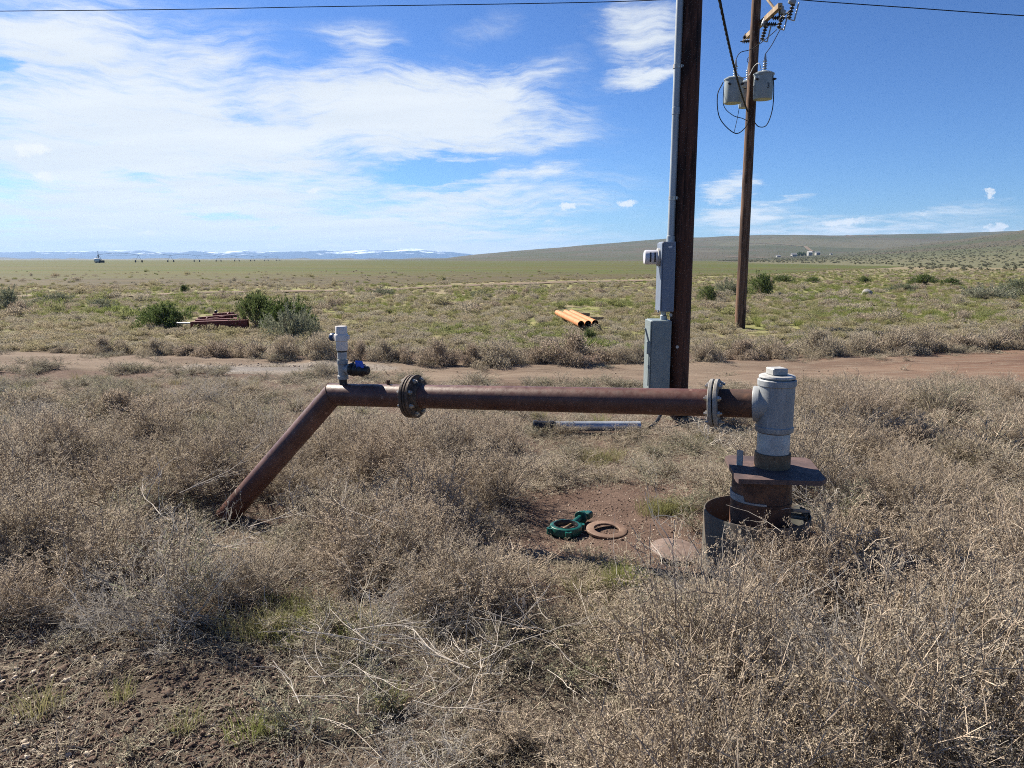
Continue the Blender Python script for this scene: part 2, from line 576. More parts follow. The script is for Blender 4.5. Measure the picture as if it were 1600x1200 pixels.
M_ROOFGREY = plain('grey_roof', (0.20, 0.20, 0.21), (0.16, 0.16, 0.17), 0.8, 0.6)
M_DARKGLASS = plain('dark_glass', (0.03, 0.035, 0.04), (0.03, 0.03, 0.035), 1, 0.15)
M_PIVOT = plain('pivot_steel', (0.22, 0.23, 0.24), (0.18, 0.18, 0.19), 1, 0.5, 0.3)
M_RUBBER = plain('dark_rubber', (0.025, 0.024, 0.023), (0.04, 0.037, 0.034), 4, 0.8)
M_PLANK = plain('weathered_board', (0.30, 0.21, 0.14), (0.38, 0.30, 0.22), 6, 0.8, 0, 0.3, scl=(1, 6, 6))
M_TWIG = plain('bleached_stem', (0.58, 0.53, 0.46), (0.38, 0.33, 0.27), 20, 0.8)
M_TWIGDARK = plain('brown_stem', (0.035, 0.026, 0.020), (0.055, 0.042, 0.032), 20, 0.8)


def wood_pole(name, a, b, dark):
    t = NT(name)
    v = t.tc.outputs['Object']
    g = t.noise(v, 26, 8, 0.7, 0.4, (1, 1, 0.035))
    p = t.noise(v, 5.5, 5, 0.65, 0.3, (1, 1, 0.16))
    ck = t.noise(v, 46, 3, 0.5, 0.2, (1, 1, 0.02))
    c = t.mix(t.ramp(g, 0.35, 0.65), a, b)
    c = t.mix(t.ramp(p, 0.46, 0.58, 0, 0.85), c, dark)
    c = t.mix(t.ramp(ck, 0.60, 0.68, 0, 0.85), c, tuple(x * 0.25 for x in dark))
    return t.bsdf(c, 0.8, 0, t.bump(g, 0.5, 0.01), 0.25)


M_POLENEAR = wood_pole('creosoted_pole', (0.060, 0.025, 0.016), (0.115, 0.050, 0.032), (0.014, 0.008, 0.007))
M_POLEFAR = wood_pole('weathered_pole', (0.105, 0.056, 0.035), (0.20, 0.120, 0.078), (0.034, 0.018, 0.013))
M_ARM = wood_pole('pale_crossarm', (0.42, 0.33, 0.22), (0.34, 0.26, 0.17), (0.22, 0.16, 0.11))


def foliage(name, a, b, dark, transl=0.35, hue=None, patch=None):
    """Leaf flakes: 'v' on the mesh varies flake by flake, 'tint' plant by plant; 'patch' is a second plant colour that comes and goes over metres."""
    t = NT(name)
    at = t.n.new('ShaderNodeAttribute'); at.attribute_name = 'v'
    ti = t.n.new('ShaderNodeAttribute'); ti.attribute_type = 'INSTANCER'; ti.attribute_name = 'tint'
    c = t.mix(at.outputs['Fac'], a, b)
    c = t.mix(t.ramp(at.outputs['Fac'], 0.0, 0.25, 0.8, 0.0), c, dark)
    if hue: c = t.mix(ti.outputs['Fac'], c, t.mix(at.outputs['Fac'], tuple(x * 0.75 for x in hue), hue))
    if patch:
        p = t.noise(t.geo.outputs['Position'], patch[1], 3, 0.6)
        c = t.mix(t.ramp(p, 0.46, 0.62, 0, 0.8), c, t.mix(at.outputs['Fac'], tuple(x * 0.7 for x in patch[0]), patch[0]))
    d = t.n.new('ShaderNodeBsdfDiffuse'); t.l.new(c, d.inputs[0])
    tr = t.n.new('ShaderNodeBsdfTranslucent'); t.l.new(c, tr.inputs[0])
    mx = t.n.new('ShaderNodeMixShader'); mx.inputs[0].default_value = transl
    t.l.new(d.outputs[0], mx.inputs[1]); t.l.new(tr.outputs[0], mx.inputs[2])
    t.l.new(mx.outputs[0], t.out.inputs[0])
    return t.m


M_WEED = foliage('dry_brown_weed', (0.200, 0.152, 0.110), (0.69, 0.58, 0.455), (0.060, 0.042, 0.028), 0.40, (0.48, 0.42, 0.33), ((0.48, 0.41, 0.31), 0.5))
M_STRAW = foliage('dry_straw_weed', (0.22, 0.187, 0.142), (0.70, 0.63, 0.51), (0.08, 0.062, 0.045), 0.40, (0.33, 0.345, 0.235), ((0.45, 0.39, 0.29), 0.4))
M_GREYWEED = foliage('grey_skeleton_weed', (0.36, 0.32, 0.26), (0.66, 0.61, 0.52), (0.16, 0.14, 0.11), 0.25, (0.40, 0.37, 0.33))
M_DRYBUSH = foliage('dry_roadside_bush', (0.17, 0.135, 0.102), (0.52, 0.43, 0.335), (0.075, 0.058, 0.042), 0.35, (0.44, 0.40, 0.30))
M_SAGE = foliage('grey_green_sage', (0.125, 0.145, 0.085), (0.26, 0.285, 0.185), (0.055, 0.062, 0.04), 0.3, (0.30, 0.30, 0.24))
M_SHRUB = foliage('green_shrub', (0.060, 0.092, 0.032), (0.135, 0.185, 0.065), (0.025, 0.036, 0.014), 0.35, (0.17, 0.20, 0.085))
M_GRASS = foliage('green_grass', (0.15, 0.18, 0.055), (0.29, 0.33, 0.10), (0.07, 0.075, 0.035), 0.35, (0.31, 0.28, 0.15), ((0.32, 0.27, 0.17), 0.25))
M_FIELDWEED = foliage('olive_meadow_weed', (0.155, 0.165, 0.066), (0.36, 0.365, 0.16), (0.08, 0.082, 0.038), 0.42, (0.42, 0.355, 0.255), ((0.20, 0.26, 0.07), 0.10))
M_HILLBUSH = foliage('hill_brush', (0.085, 0.092, 0.058), (0.165, 0.168, 0.105), (0.055, 0.06, 0.038), 0.3, (0.21, 0.205, 0.145))
M_STEM = plain('dry_stem', (0.46, 0.38, 0.29), (0.16, 0.115, 0.082), 20, 0.85)


# ------------------------------------------------------------------ terrain
def smooth(t):
    t = min(1.0, max(0.0, t))
    return t * t * (3 - 2 * t)


DIP = P(365, 808, 5.2)


def gz(x, y):
    d = sqrt(x * x + y * y)
    fade = 1 - smooth((d - 25) / 40)
    z = 0.0
    if fade > 0:
        z += fade * (0.055 * mnoise.noise(Vector((x * 0.5, y * 0.5, 3.1))) + 0.025 * mnoise.noise(Vector((x * 1.7, y * 1.7, 1.0))))
    q = ((x - DIP.x - 0.1) / 1.0) ** 2 + ((y - DIP.y + 0.35) / 0.75) ** 2
    z -= 0.19 * math.exp(-q)
    # the track and the bare patch lie a little lower than the weeds
    z -= 0.05 * math.exp(-((x - 0.45) / 0.6) ** 2 - ((y - 4.6) / 0.7) ** 2)
    return z


def grid_mesh(name, rows, cols, fn, m, smooth_=True):
    vs = [fn(r, c) for r in rows for c in cols]
    nc = len(cols)
    fs = [(i * nc + j, i * nc + j + 1, (i + 1) * nc + j + 1, (i + 1) * nc + j) for i in range(len(rows) - 1) for j in range(nc - 1)]
    me = bpy.data.meshes.new(name)
    me.from_pydata(vs, [], fs)
    me.materials.append(m)
    if smooth_: me.polygons.foreach_set('use_smooth', [True] * len(me.polygons))
    me.update()
    o = bpy.data.objects.new(name, me)
    COL.objects.link(o)
    return o


def ground_mat():
    t = NT('weedy_dirt')
    v = t.geo.outputs['Position']
    sx = t.n.new('ShaderNodeSeparateXYZ'); t.l.new(v, sx.inputs[0])
    x, y = sx.outputs[0], sx.outputs[1]
    big = t.noise(v, 0.35, 5, 0.6)
    mid = t.noise(v, 2.3, 6, 0.65)
    grain = t.noise(v, 45, 6, 0.7)
    peb = t.voronoi(v, 55)
    near = t.mix(t.ramp(mid, 0.35, 0.65), (0.092, 0.060, 0.046), (0.135, 0.093, 0.072))
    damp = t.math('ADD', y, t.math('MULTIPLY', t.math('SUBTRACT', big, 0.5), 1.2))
    near = t.mix(t.ramp(damp, 3.1, 4.0, 0.85, 0.0), near, t.mix(t.ramp(mid, 0.35, 0.65), (0.056, 0.046, 0.037), (0.098, 0.079, 0.062)))  # soil turns darker at low y, the limit broken up by noise
    near = t.mix(t.ramp(grain, 0.45, 0.7, 0, 0.8), near, (0.065, 0.043, 0.033))
    near = t.mix(t.ramp(peb, 0.10, 0.20, 0.45, 0.0), near, (0.31, 0.25, 0.20))
    m1 = t.noise(v, 0.09, 6, 0.65, 0.4, (0.6, 1.6, 1))
    m2 = t.noise(v, 0.8, 6, 0.7, 0.2, (0.7, 1.5, 1))
    far = t.mix(t.ramp(m2, 0.35, 0.66), (0.25, 0.21, 0.13), (0.185, 0.16, 0.10))
    far = t.mix(t.ramp(m1, 0.42, 0.56), far, t.mix(t.ramp(m2, 0.35, 0.65), (0.155, 0.175, 0.060), (0.235, 0.215, 0.10)))
    c = t.mix(t.ramp(y, 13, 18), near, far)
    fa = t.noise(v, 0.012, 5, 0.6, 0.3, (0.5, 2.5, 1))
    plainc = t.mix(t.ramp(fa, 0.40, 0.62), (0.20, 0.165, 0.105), (0.145, 0.15, 0.070))
    c = t.mix(t.ramp(y, 60, 110), c, plainc)
    h = t.math('ADD', t.math('MULTIPLY', grain, 0.6), t.math('MULTIPLY', t.ramp(peb, 0.0, 0.3, 1, 0), 0.5))
    return t.bsdf(c, 0.95, 0, t.bump(h, 0.9, 0.02), 0.1)


rows = [1.0 + 0.12 * i for i in range(85)] + [11.3 + 0.5 * i for i in range(40)] + [32, 35, 39, 44, 50, 58, 68, 80, 100, 130, 180, 260, 400, 700, 1200, 2200, 4000, 7000, 11000]
cols = [i / 60 - 1.0 for i in range(121)]
rows = [-60, -25, -10, -4, -1, 0.2, 0.6] + rows


def ground_pt(r, c):
    w = max(7.0, abs(r) * 1.15 + 3.0) if r > -5 else 70
    x = c * w
    return (x, r, gz(x, r) if 0.5 < r < 70 else 0.0)


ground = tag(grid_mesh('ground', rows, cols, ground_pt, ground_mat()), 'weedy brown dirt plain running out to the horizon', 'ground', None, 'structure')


def interp(t, pts):
    if t <= pts[0][0]: return pts[0][1]
    for (a, b), (c, d) in zip(pts, pts[1:]):
        if t <= c: return b + (d - b) * (t - a) / (c - a)
    return pts[-1][1]


# crop field: a level green-brown sheet beyond the meadow
def field_mat():
    t = NT('young_crop_field')
    v = t.geo.outputs['Position']
    a = t.noise(v, 0.02, 5, 0.6, 0.3, (0.35, 1.0, 1))
    b = t.noise(v, 0.25, 6, 0.7, 0.2, (0.5, 1.4, 1))
    r_ = t.noise(v, 0.05, 4, 0.6, 0.0, (0.06, 4.0, 1))
    c = t.mix(t.ramp(a, 0.42, 0.58), (0.058, 0.094, 0.013), (0.096, 0.098, 0.026))
    c = t.mix(t.ramp(b, 0.42, 0.60, 0, 0.8), c, (0.085, 0.080, 0.040))
    st = t.noise(v, 0.11, 6, 0.75, 0.4, (0.12, 1.0, 1))
    c = t.mix(t.ramp(st, 0.48, 0.60, 0, 0.7), c, (0.062, 0.056, 0.028))
    c = t.mix(t.ramp(st, 0.34, 0.44, 0.6, 0), c, (0.084, 0.094, 0.028))
    c = t.mix(t.ramp(r_, 0.50, 0.68, 0, 0.55), c, (0.115, 0.09, 0.055))
    sx = t.n.new('ShaderNodeSeparateXYZ'); t.l.new(v, sx.inputs[0])
    edge = t.math('ADD', sx.outputs[1], t.math('MULTIPLY', t.noise(v, 0.03, 5, 0.65), 75))
    c = t.mix(t.ramp(edge, 75, 150, 0.85, 0), c, t.mix(t.ramp(b, 0.4, 0.62), (0.110, 0.083, 0.056), (0.066, 0.052, 0.036)))
    return t.bsdf(c, 0.95, 0, t.bump(b, 0.6, 0.3), 0.1)


near_edge = [(-700, 452), (0, 447), (300, 447), (600, 445), (900, 437), (1150, 430), (1300, 423), (1400, 417), (1480, 412)]
frows = [i / 30 for i in range(31)]
fcols = [-700 + 2180 * j / 80 for j in range(81)]


def field_pt(r, c):
    y0 = interp(c, near_edge) + 1.2 * mnoise.noise(Vector((c * 0.012, 0, 0))) * 2
    y1 = 406.6 if c < 1000 else 406.6 + (c - 1000) / 480 * 4.6
    g0, g1 = G(c, y0), G(c, min(y1, y0 - 0.2))
    k = r ** 2.2
    p = g0.lerp(g1, k)
    return (p.x, p.y, 0.03)


tag(grid_mesh('field', frows, fcols, field_pt, field_mat()), 'flat young green crop field beyond the meadow', 'field', None, 'structure')

# tilled strip and farm lane at the near edge of the field
lane = NT('dusty_lane')
lane_m = lane.bsdf(lane.mix(lane.ramp(lane.noise(lane.geo.outputs['Position'], 0.5, 6, 0.7, 0.2, (0.3, 1.5, 1)), 0.4, 0.65), (0.19, 0.145, 0.105), (0.13, 0.10, 0.072)), 0.95, 0, None, 0.1)
lp0 = [(-500, 467.5), (0, 465.5), (220, 464), (300, 459), (600, 455), (700, 449), (900, 442), (1060, 439)]
lp1 = [(-500, 464.5), (0, 463.0), (220, 461.5), (300, 457), (600, 452.5), (700, 446), (900, 439.5), (1060, 437.2)]


def lane_pt(r, c):
    k = 0.35 * mnoise.noise(Vector((c * 0.03, r * 3, 0)))
    g = G(c, interp(c, lp0) + k).lerp(G(c, interp(c, lp1) + k), r)
    return (g.x, g.y, 0.045)


tag(grid_mesh('path', [0, 0.5, 1], [-500 + 1560 * j / 120 for j in range(121)], lane_pt, lane_m), 'narrow dusty farm lane along the edge of the field', 'path', None, 'structure')

# dirt road
far_edge = [(-900, 548), (-200, 552), (0, 553), (150, 555), (330, 558), (500, 562), (700, 567), (900, 567), (1100, 566), (1300, 557), (1450, 551), (1600, 546), (2300, 530)]
near_e = [(-900, 600), (-200, 586), (0, 580), (130, 581), (300, 583), (480, 590), (650, 599), (900, 606), (1100, 609), (1300, 606), (1600, 602), (2300, 600)]


def road_mat():
    t = NT('packed_dirt_road')
    v = t.geo.outputs['Position']
    a = t.noise(v, 0.7, 6, 0.65, 0.3, (0.35, 1.3, 1))
    b = t.noise(v, 6, 6, 0.7, 0.2, (0.35, 1.6, 1))
    g = t.noise(v, 38, 5, 0.7)
    peb = t.voronoi(v, 22)
    sx = t.n.new('ShaderNodeSeparateXYZ'); t.l.new(v, sx.inputs[0])
    red = t.math('ADD', sx.outputs[0], t.math('MULTIPLY', t.noise(v, 0.4, 4, 0.6), 6))
    c = t.mix(t.ramp(red, 5, 13), t.mix(t.ramp(a, 0.38, 0.64), (0.185, 0.143, 0.107), (0.128, 0.092, 0.069)), t.mix(t.ramp(a, 0.38, 0.64), (0.170, 0.104, 0.073), (0.118, 0.070, 0.051)))
    c = t.mix(t.ramp(b, 0.45, 0.66, 0, 0.7), c, (0.215, 0.172, 0.130))
    c = t.mix(t.ramp(g, 0.52, 0.75, 0, 0.55), c, (0.115, 0.078, 0.06))
    c = t.mix(t.ramp(peb, 0.06, 0.13, 0.5, 0.0), c, (0.45, 0.38, 0.32))
    h = t.math('ADD', t.math('MULTIPLY', b, 1.0), t.math('MULTIPLY', g, 0.35))
    # a wet mud patch with a pale silty rim
    mud = G(440, 578)
    ex = t.math('MULTIPLY', t.math('SUBTRACT', sx.outputs[0], mud.x), 0.62)
    ey = t.math('MULTIPLY', t.math('SUBTRACT', sx.outputs[1], mud.y), 1.9)
    rr = t.math('ADD', t.math('ADD', t.math('MULTIPLY', ex, ex), t.math('MULTIPLY', ey, ey)), t.math('MULTIPLY', t.math('SUBTRACT', t.noise(v, 2.2, 5, 0.6), 0.5), 1.7))
    c = t.mix(t.ramp(rr, 1.6, 0.9, 0, 0.7), c, t.mix(t.ramp(g, 0.4, 0.65), (0.27, 0.245, 0.215), (0.15, 0.13, 0.11)))
    c = t.mix(t.ramp(rr, 0.75, 0.5, 0, 0.9), c, (0.125, 0.105, 0.085))
    return t.bsdf(c, t.ramp(rr, 0.75, 0.5, 0.95, 0.45), 0, t.bump(h, 0.8, 0.03), 0.1)


def road_pt(r, c):
    k = 1.0 * mnoise.noise(Vector((c * 0.02, 5 + r, 0)))
    e = (1 - abs(2 * r - 1)) ** 0.5
    g = G(c, interp(c, near_e) + k * 2.5).lerp(G(c, interp(c, far_edge) + k), r)
    ruts = 0.02 * cos(2 * pi * (r * 2 - 0.5)) * e
    return (g.x, g.y, gz(g.x, g.y) - 0.02 + 0.05 * min(1, e * 3) + ruts)


tag(grid_mesh('road', [i / 24 for i in range(25)], [-900 + 3200 * j / 260 for j in range(261)], road_pt, road_mat()), 'pinkish packed dirt road crossing behind the pipe', 'road', None, 'structure')

# hills on one side, a far snowy range on the other
ridge_b = [(560, 0), (690, 1.5), (740, 7), (800, 12.5), (900, 20.5), (1000, 27), (1080, 32), (1200, 36.2), (1310, 35.2), (1400, 36.8), (1500, 38), (1700, 44), (2600, 70)]
ridge_f = [(1100, 0), (1290, 9), (1400, 21), (1500, 34), (1560, 42), (1600, 48.5), (1750, 60), (2600, 95)]


def hz(x, y):
    if y < 100: return 0.0
    u = 800 + FPX * x / y / cos(PITCH) * 0.986
    b = interp(u, ridge_b) / FPX * 2250
    f = interp(u, ridge_f) / FPX * 1000
    n = mnoise.fractal(Vector((x * 0.004, y * 0.004, 2.0)), 1.0, 2.0, 5)
    tb = (y - 760) / 1490
    zb = b * smooth(tb) * (1 + 0.05 * n) if tb < 1 else b * (1 - 0.9 * smooth((y - 2250) / 900))
    tf = (y - 100) / 900
    zf = f * (max(0, tf) ** 1.7 if tf < 1 else 1 - 0.7 * smooth((y - 1000) / 500)) * (1 + 0.04 * n)
    return max(zb, zf) + (0.9 * n * min(1, max(zb, zf) / 6))


def hill_mat():
    t = NT('sagebrush_hillside')
    v = t.geo.outputs['Position']
    a = t.noise(v, 0.006, 6, 0.65, 0.5)
    b = t.noise(v, 0.05, 6, 0.7)
    s = t.voronoi(v, 0.16)
    c = t.mix(t.ramp(a, 0.44, 0.56), (0.088, 0.076, 0.053), (0.062, 0.070, 0.038))
    c = t.mix(t.ramp(t.noise(v, 0.0022, 4, 0.6, 0.8), 0.5, 0.62, 0, 0.6), c, (0.125, 0.120, 0.078))
    c = t.mix(t.ramp(b, 0.42, 0.68, 0, 0.7), c, (0.068, 0.066, 0.044))
    c = t.mix(t.ramp(s, 0.22, 0.42, 0.45, 0), c, (0.07, 0.073, 0.048))
    sx = t.n.new('ShaderNodeSeparateXYZ'); t.l.new(v, sx.inputs[0])
    c = t.mix(t.ramp(sx.outputs[1], 190, 700, 0.65, 0), c, (0.15, 0.15, 0.086))
    return t.bsdf(c, 0.95, 0, t.bump(b, 0.7, 3.0), 0.1)


hrows = [100, 125] + [150 + 25 * i for i in range(20)] + [650 + 50 * i for i in range(34)] + [2400, 2600, 2900, 3200]
hcols = [540 + 11 * j for j in range(150)]


def hill_pt(r, c):
    x = (c - 800) / FPX * r * cos(PITCH) / 0.986
    h = hz(x, r)
    return (x, r, h - 0.6 + min(0.6, h) * 1.0)


tag(grid_mesh('hills', hrows, hcols, hill_pt, hill_mat()), 'low grey-brown sagebrush hills rising behind the field', 'hills', None, 'structure')


# dirt lanes on the hillside
def lane_on_hill(pts, name, label, w):
    m = MB(); vs = []
    fine_ = []
    for a, b in zip(pts, pts[1:]):
        for k in range(12): fine_.append((a[0] + (b[0] - a[0]) * k / 12, a[1] + (b[1] - a[1]) * k / 12))
    fine_.append(pts[-1])
    for i, p in enumerate(fine_):
        q = fine_[min(i + 1, len(fine_) - 1)]; o = fine_[max(i - 1, 0)]
        d = Vector((q[0] - o[0], q[1] - o[1])).normalized()
        for s in (-1, -0.33, 0.33, 1):
            x, y = p[0] - d.y * w * s, p[1] + d.x * w * s
            vs.append((x, y, hz(x, y) + 0.9))
    n = len(fine_)
    fs = [(i * 4 + j, i * 4 + j + 1, (i + 1) * 4 + j + 1, (i + 1) * 4 + j) for i in range(n - 1) for j in range(3)]
    m.add(vs, fs)
    tag(m.build(name, lane_m), label, 'lane', None, 'structure')


def hp(px, y): return ((px - 800) / FPX * y * cos(PITCH) / 0.986, y)


lane_on_hill([hp(1150, 1500), hp(1200, 1430), hp(1250, 1330), hp(1262, 1180)], 'path', 'pale dirt lane along the foot of the hills above the farmstead', 3.0)
lane_on_hill([hp(1280, 980), hp(1235, 930), hp(1200, 940), hp(1130, 1000)], 'path', 'pale farm lane in front of the far farmstead', 3.0)
lane_on_hill([hp(1310, 2190), hp(1325, 2000), hp(1360, 1850)], 'path', 'pale dirt track climbing over the hill crest', 5.0)

# far low rise and snowy mountains
tm = NT('far_olive_rise')
rise_m = tm.bsdf(tm.mix(tm.ramp(tm.noise(tm.geo.outputs['Position'], 0.004, 5, 0.6, 0, (1, 1, 6)), 0.4, 0.6), (0.075, 0.072, 0.055), (0.11, 0.105, 0.075)), 0.95, 0, None, 0.1)


def rise_pt(r, c):
    y = 3300 + 900 * r
    n = abs(mnoise.fractal(Vector((c * 0.02, 1.3, 0.0)), 1.0, 2.0, 5))
    h = (4 + 10 * n) * smooth(r * 1.6 if r < 0.6 else (1.05 - r) * 2.2)
    return ((c - 800) / FPX * y, y, h - 0.5)


tag(grid_mesh('terrain', [i / 10 for i in range(11)], [-900 + 10 * j for j in range(190)], rise_pt, rise_m), 'thin dark rise of land along the far edge of the plain', 'terrain', None, 'structure')


def snow_mat():
    t = NT('snowy_mountain')
    v = t.geo.outputs['Position']
    sx = t.n.new('ShaderNodeSeparateXYZ'); t.l.new(v, sx.inputs[0])
    a = t.noise(v, 0.0035, 8, 0.72, 0.4, (0.7, 0.7, 2.6))
    f = t.math('ADD', a, t.math('MULTIPLY', t.math('SUBTRACT', sx.outputs[2], 92), 0.0022))
    c = t.mix(t.ramp(f, 0.50, 0.60), (0.030, 0.062, 0.125), (0.66, 0.74, 0.85))  # rock colour has the blue of distant air painted in, besides the haze volume
    return t.bsdf(c, 0.9, 0, None, 0.1)


mprof = [(-700, 10), (-100, 12), (0, 12), (90, 13), (200, 14), (300, 13), (400, 14), (480, 13), (560, 14), (600, 16), (628, 18.5), (655, 17), (690, 13), (740, 8), (900, 5), (1300, 4)]


def mount_pt(r, c):
    y = 8200 + 1800 * r
    n = mnoise.fractal(Vector((c * 0.014, r * 2.4, 7.7)), 0.9, 2.1, 6)
    n2 = mnoise.ridged_multi_fractal(Vector((c * 0.02, r * 2.0, 1.7)), 1.0, 2.0, 5, 1.0, 2.0)
    base = interp(c, mprof) / FPX * y
    e = smooth(r * 1.25) if r < 0.85 else smooth((1.0 - r) / 0.15)
    h = base * e * (0.80 + 0.10 * n + 0.12 * n2)
    return ((c - 800) / FPX * y, y, h - 1.0)


tag(grid_mesh('mountains', [i / 26 for i in range(27)], [-700 + 4.5 * j for j in range(440)], mount_pt, snow_mat()), 'blue far mountain range streaked with snow on the horizon', 'mountains', None, 'structure')

# ------------------------------------------------------------------ well head and discharge pipe
PIPE_R = 0.079
A = P(1192, 631, 4.07)          # pipe axis at the big tee
B = P(520, 616.5, 5.20)         # elbow
Cc = P(347, 815, 5.22)          # where the leg meets the ground
pd = (A - B).normalized()       # along the pipe towards the well
ld = (Cc - B).normalized()
TEE = Vector((P(1212, 630, 4.06).x, 4.06, A.z))
well = empty('irrigation_wellhead', (TEE.x, TEE.y, 0), 'rusty well head with grey tee and long rusty pipe bending down into weeds', 'wellhead')


def along(px):
    """Point of the pipe axis that shows at photo column px."""
    lo, hi = 0.0, 1.0
    for _ in range(40):
        m_ = (lo + hi) / 2
        q = B.lerp(A, m_)
        if proj(*q)[0] < px: lo = m_
        else: hi = m_
    return B.lerp(A, lo)


F1, F2 = along(645), along(1117)
m = MB()
m.lathe([(PIPE_R, 0), (PIPE_R, (F1 - B).length)], B, pd, 40)
# mitred bend: both tubes share the mitre ring
hor = MB()
a_, b_, c_ = hor.frame(pd)
mit = (pd - ld).normalized()     # normal of the mitre plane


def ring(o, d, plane_o, plane_n, n=44):
    a, b, c = MB().frame(d)
    out = []
    for k in range(n):
        t = 2 * pi * k / n
        q = o + (a * cos(t) + b * sin(t)) * PIPE_R
        s = (plane_o - q).dot(plane_n) / d.dot(plane_n)
        out.append(q + d * s)
    return out


def tube_between(mb, d, o, pl0, pl1, n=44, seg=10):
    r0, r1 = ring(o, d, *pl0, n), ring(o, d, *pl1, n)
    vs = []
    for s in range(seg + 1):
        vs += [p.lerp(q, s / seg) for p, q in zip(r0, r1)]
    fs = [(s * n + k, s * n + (k + 1) % n, (s + 1) * n + (k + 1) % n, (s + 1) * n + k) for s in range(seg) for k in range(n)]
    mb.add(vs, fs)


nb = (pd + (-ld)).normalized()
mitre_n = (pd - (-ld) * -1)
mitre_n = (pd + ld * -1)
mitre_n = (pd - ld).normalized()
# legs leave the bend along pd and ld; the mitre plane holds pd+ld
hor = MB()
tube_between(hor, pd, B, (B, mitre_n), (F1 - pd * 0.02, pd))
hor.build('discharge_pipe', M_RUSTPIPE, well)
leg = MB()
tube_between(leg, ld, B, (B, mitre_n), (Cc + ld * 0.5, ld), seg=16)
leg_o = leg.build('inclined_pipe', M_RUSTPIPE, well)
# weld beads
for o_, d_, r_ in ((B + ld * 1.02, ld, 0.0815),):
    MB().lathe([(0.079, -0.008), (r_, -0.003), (r_, 0.003), (0.079, 0.008)], o_, d_, 40).build('weld_bead', M_RUSTDARK, leg_o)
wb = MB()
rg = ring(B, pd, B, mitre_n, 44)
cen = B
wb.path([cen + (q - cen) * 1.0 for q in rg] + [rg[0]], 0.0035, 6)
wb.build('weld_bead', M_RUSTDARK, well)
mid = MB()
mid.lathe([(PIPE_R, 0), (PIPE_R, (F2 - F1).length)], F1, pd, 44)
mid.build('long_pipe', M_RUSTPIPE, well)
stub = MB()
stub.lathe([(PIPE_R + 0.001, 0), (PIPE_R + 0.001, (TEE - F2).length - 0.108)], F2, pd, 44)
stub.build('stub_pipe', M_RUSTDARK, well)


def flange(o, R_, parts, fm):
    f = MB()
    for s0, s1 in parts:
        f.lathe([(PIPE_R, s0), (R_ - 0.004, s0), (R_, s0 + 0.004), (R_, s1 - 0.004), (R_ - 0.004, s1), (PIPE_R, s1)], o, pd, 48)
    g = MB()
    fo = f.build('flange', fm, well)
    lo_, hi_ = parts[0][0], parts[-1][1]
    a, b, c = MB().frame(pd)
    for k in range(8):
        t = 2 * pi * (k + 0.5) / 8
        q = o + (a * cos(t) + b * sin(t)) * (R_ - 0.026)
        bo = MB()
        bo.cyl(q + pd * (lo_ - 0.022), q + pd * (hi_ + 0.022 + 0.012 * random.random()), 0.0085, n=8)
        for e, s in ((lo_ - 0.014, 1), (hi_ + 0.001, 1)):
            bo.lathe([(0, 0), (0.0165, 0), (0.0165, 0.013), (0, 0.013)], q + pd * e, pd, 6)
        bo.build('bolt', M_BOLT, fo, smooth=25)
    return fo


flange(F1, 0.146, [(-0.030, -0.006), (-0.002, 0.014), (0.018, 0.040)], M_FLANGE)
flange(F2, 0.138, [(-0.026, -0.003), (0.003, 0.026)], rust('grey_flange_steel', (0.22, 0.21, 0.19), (0.30, 0.29, 0.27), (0.13, 0.085, 0.06), 15))
hub = MB()
hub.lathe([(PIPE_R, 0.040), (PIPE_R + 0.022, 0.041), (PIPE_R + 0.010, 0.066), (PIPE_R, 0.070)], F1, pd, 40)
hub.build('flange_hub', M_FLANGE, well)
# small threaded plug on top of the pipe
pl = MB()
q = along(607) + Vector((0, 0, PIPE_R - 0.005))
pl.cyl(q, q + Vector((0, 0, 0.03)), 0.011, n=10)
pl.cyl(q + Vector((0, 0, 0.02)), q + Vector((0, 0, 0.036)), 0.014, n=6)
pl.build('pipe_plug', M_RUSTDARK, well)

# big galvanised tee
Z = lambda y, Yd: P(0, y, Yd).z
z_top, z_bot = Z(592, 4.06), Z(673, 4.06)
tee = MB()
T0 = Vector((TEE.x, TEE.y, 0))
tee.lathe([(0.085, z_bot), (0.101, z_bot), (0.103, z_bot + 0.004), (0.103, z_bot + 0.028), (0.098, z_bot + 0.034), (0.098, z_top - 0.040), (0.104, z_top - 0.034),
           (0.104, z_top - 0.005), (0.099, z_top), (0.085, z_top)], T0, (0, 0, 1), 48)
cdir = (TEE - A); cdir = pd
tee.lathe([(0.070, -0.115), (0.098, -0.118), (0.101, -0.112), (0.101, -0.085), (0.094, -0.078), (0.090, 0.0)], TEE, pd, 48)
tee_o = tee.build('pipe_tee', M_GALV, well)
cap = MB()
cap.lathe([(0.082, z_top - 0.002), (0.082, z_top + 0.006), (0.096, z_top + 0.007), (0.098, z_top + 0.012), (0.095, z_top + 0.020), (0.086, z_top + 0.024), (0, z_top + 0.024)], T0, (0, 0, 1), 48)
cap.box((T0.x - 0.004, T0.y, z_top + 0.043), (0.088, 0.088, 0.04), Matrix.Rotation(R(10), 3, 'Z'), 0.006)
cap.build('square_plug', M_GALVPALE, tee_o)
rz0, rz1, rz2 = Z(735, 4.06), Z(706, 4.06), z_bot
nip = MB()
nip.lathe([(0.088, rz1 - 0.002), (0.088, rz2 - 0.006), (0.084, rz2 + 0.002)], T0, (0, 0, 1), 44)
nip.build('riser_nipple', M_GALVPALE, well)
gk = MB()
gk.lathe([(0.0885, rz2 - 0.007), (0.0915, rz2 - 0.006), (0.0915, rz2 - 0.001), (0.0885, rz2)], T0, (0, 0, 1), 44)
gk.build('joint_band', M_RUSTDARK, well)
cpl = MB()
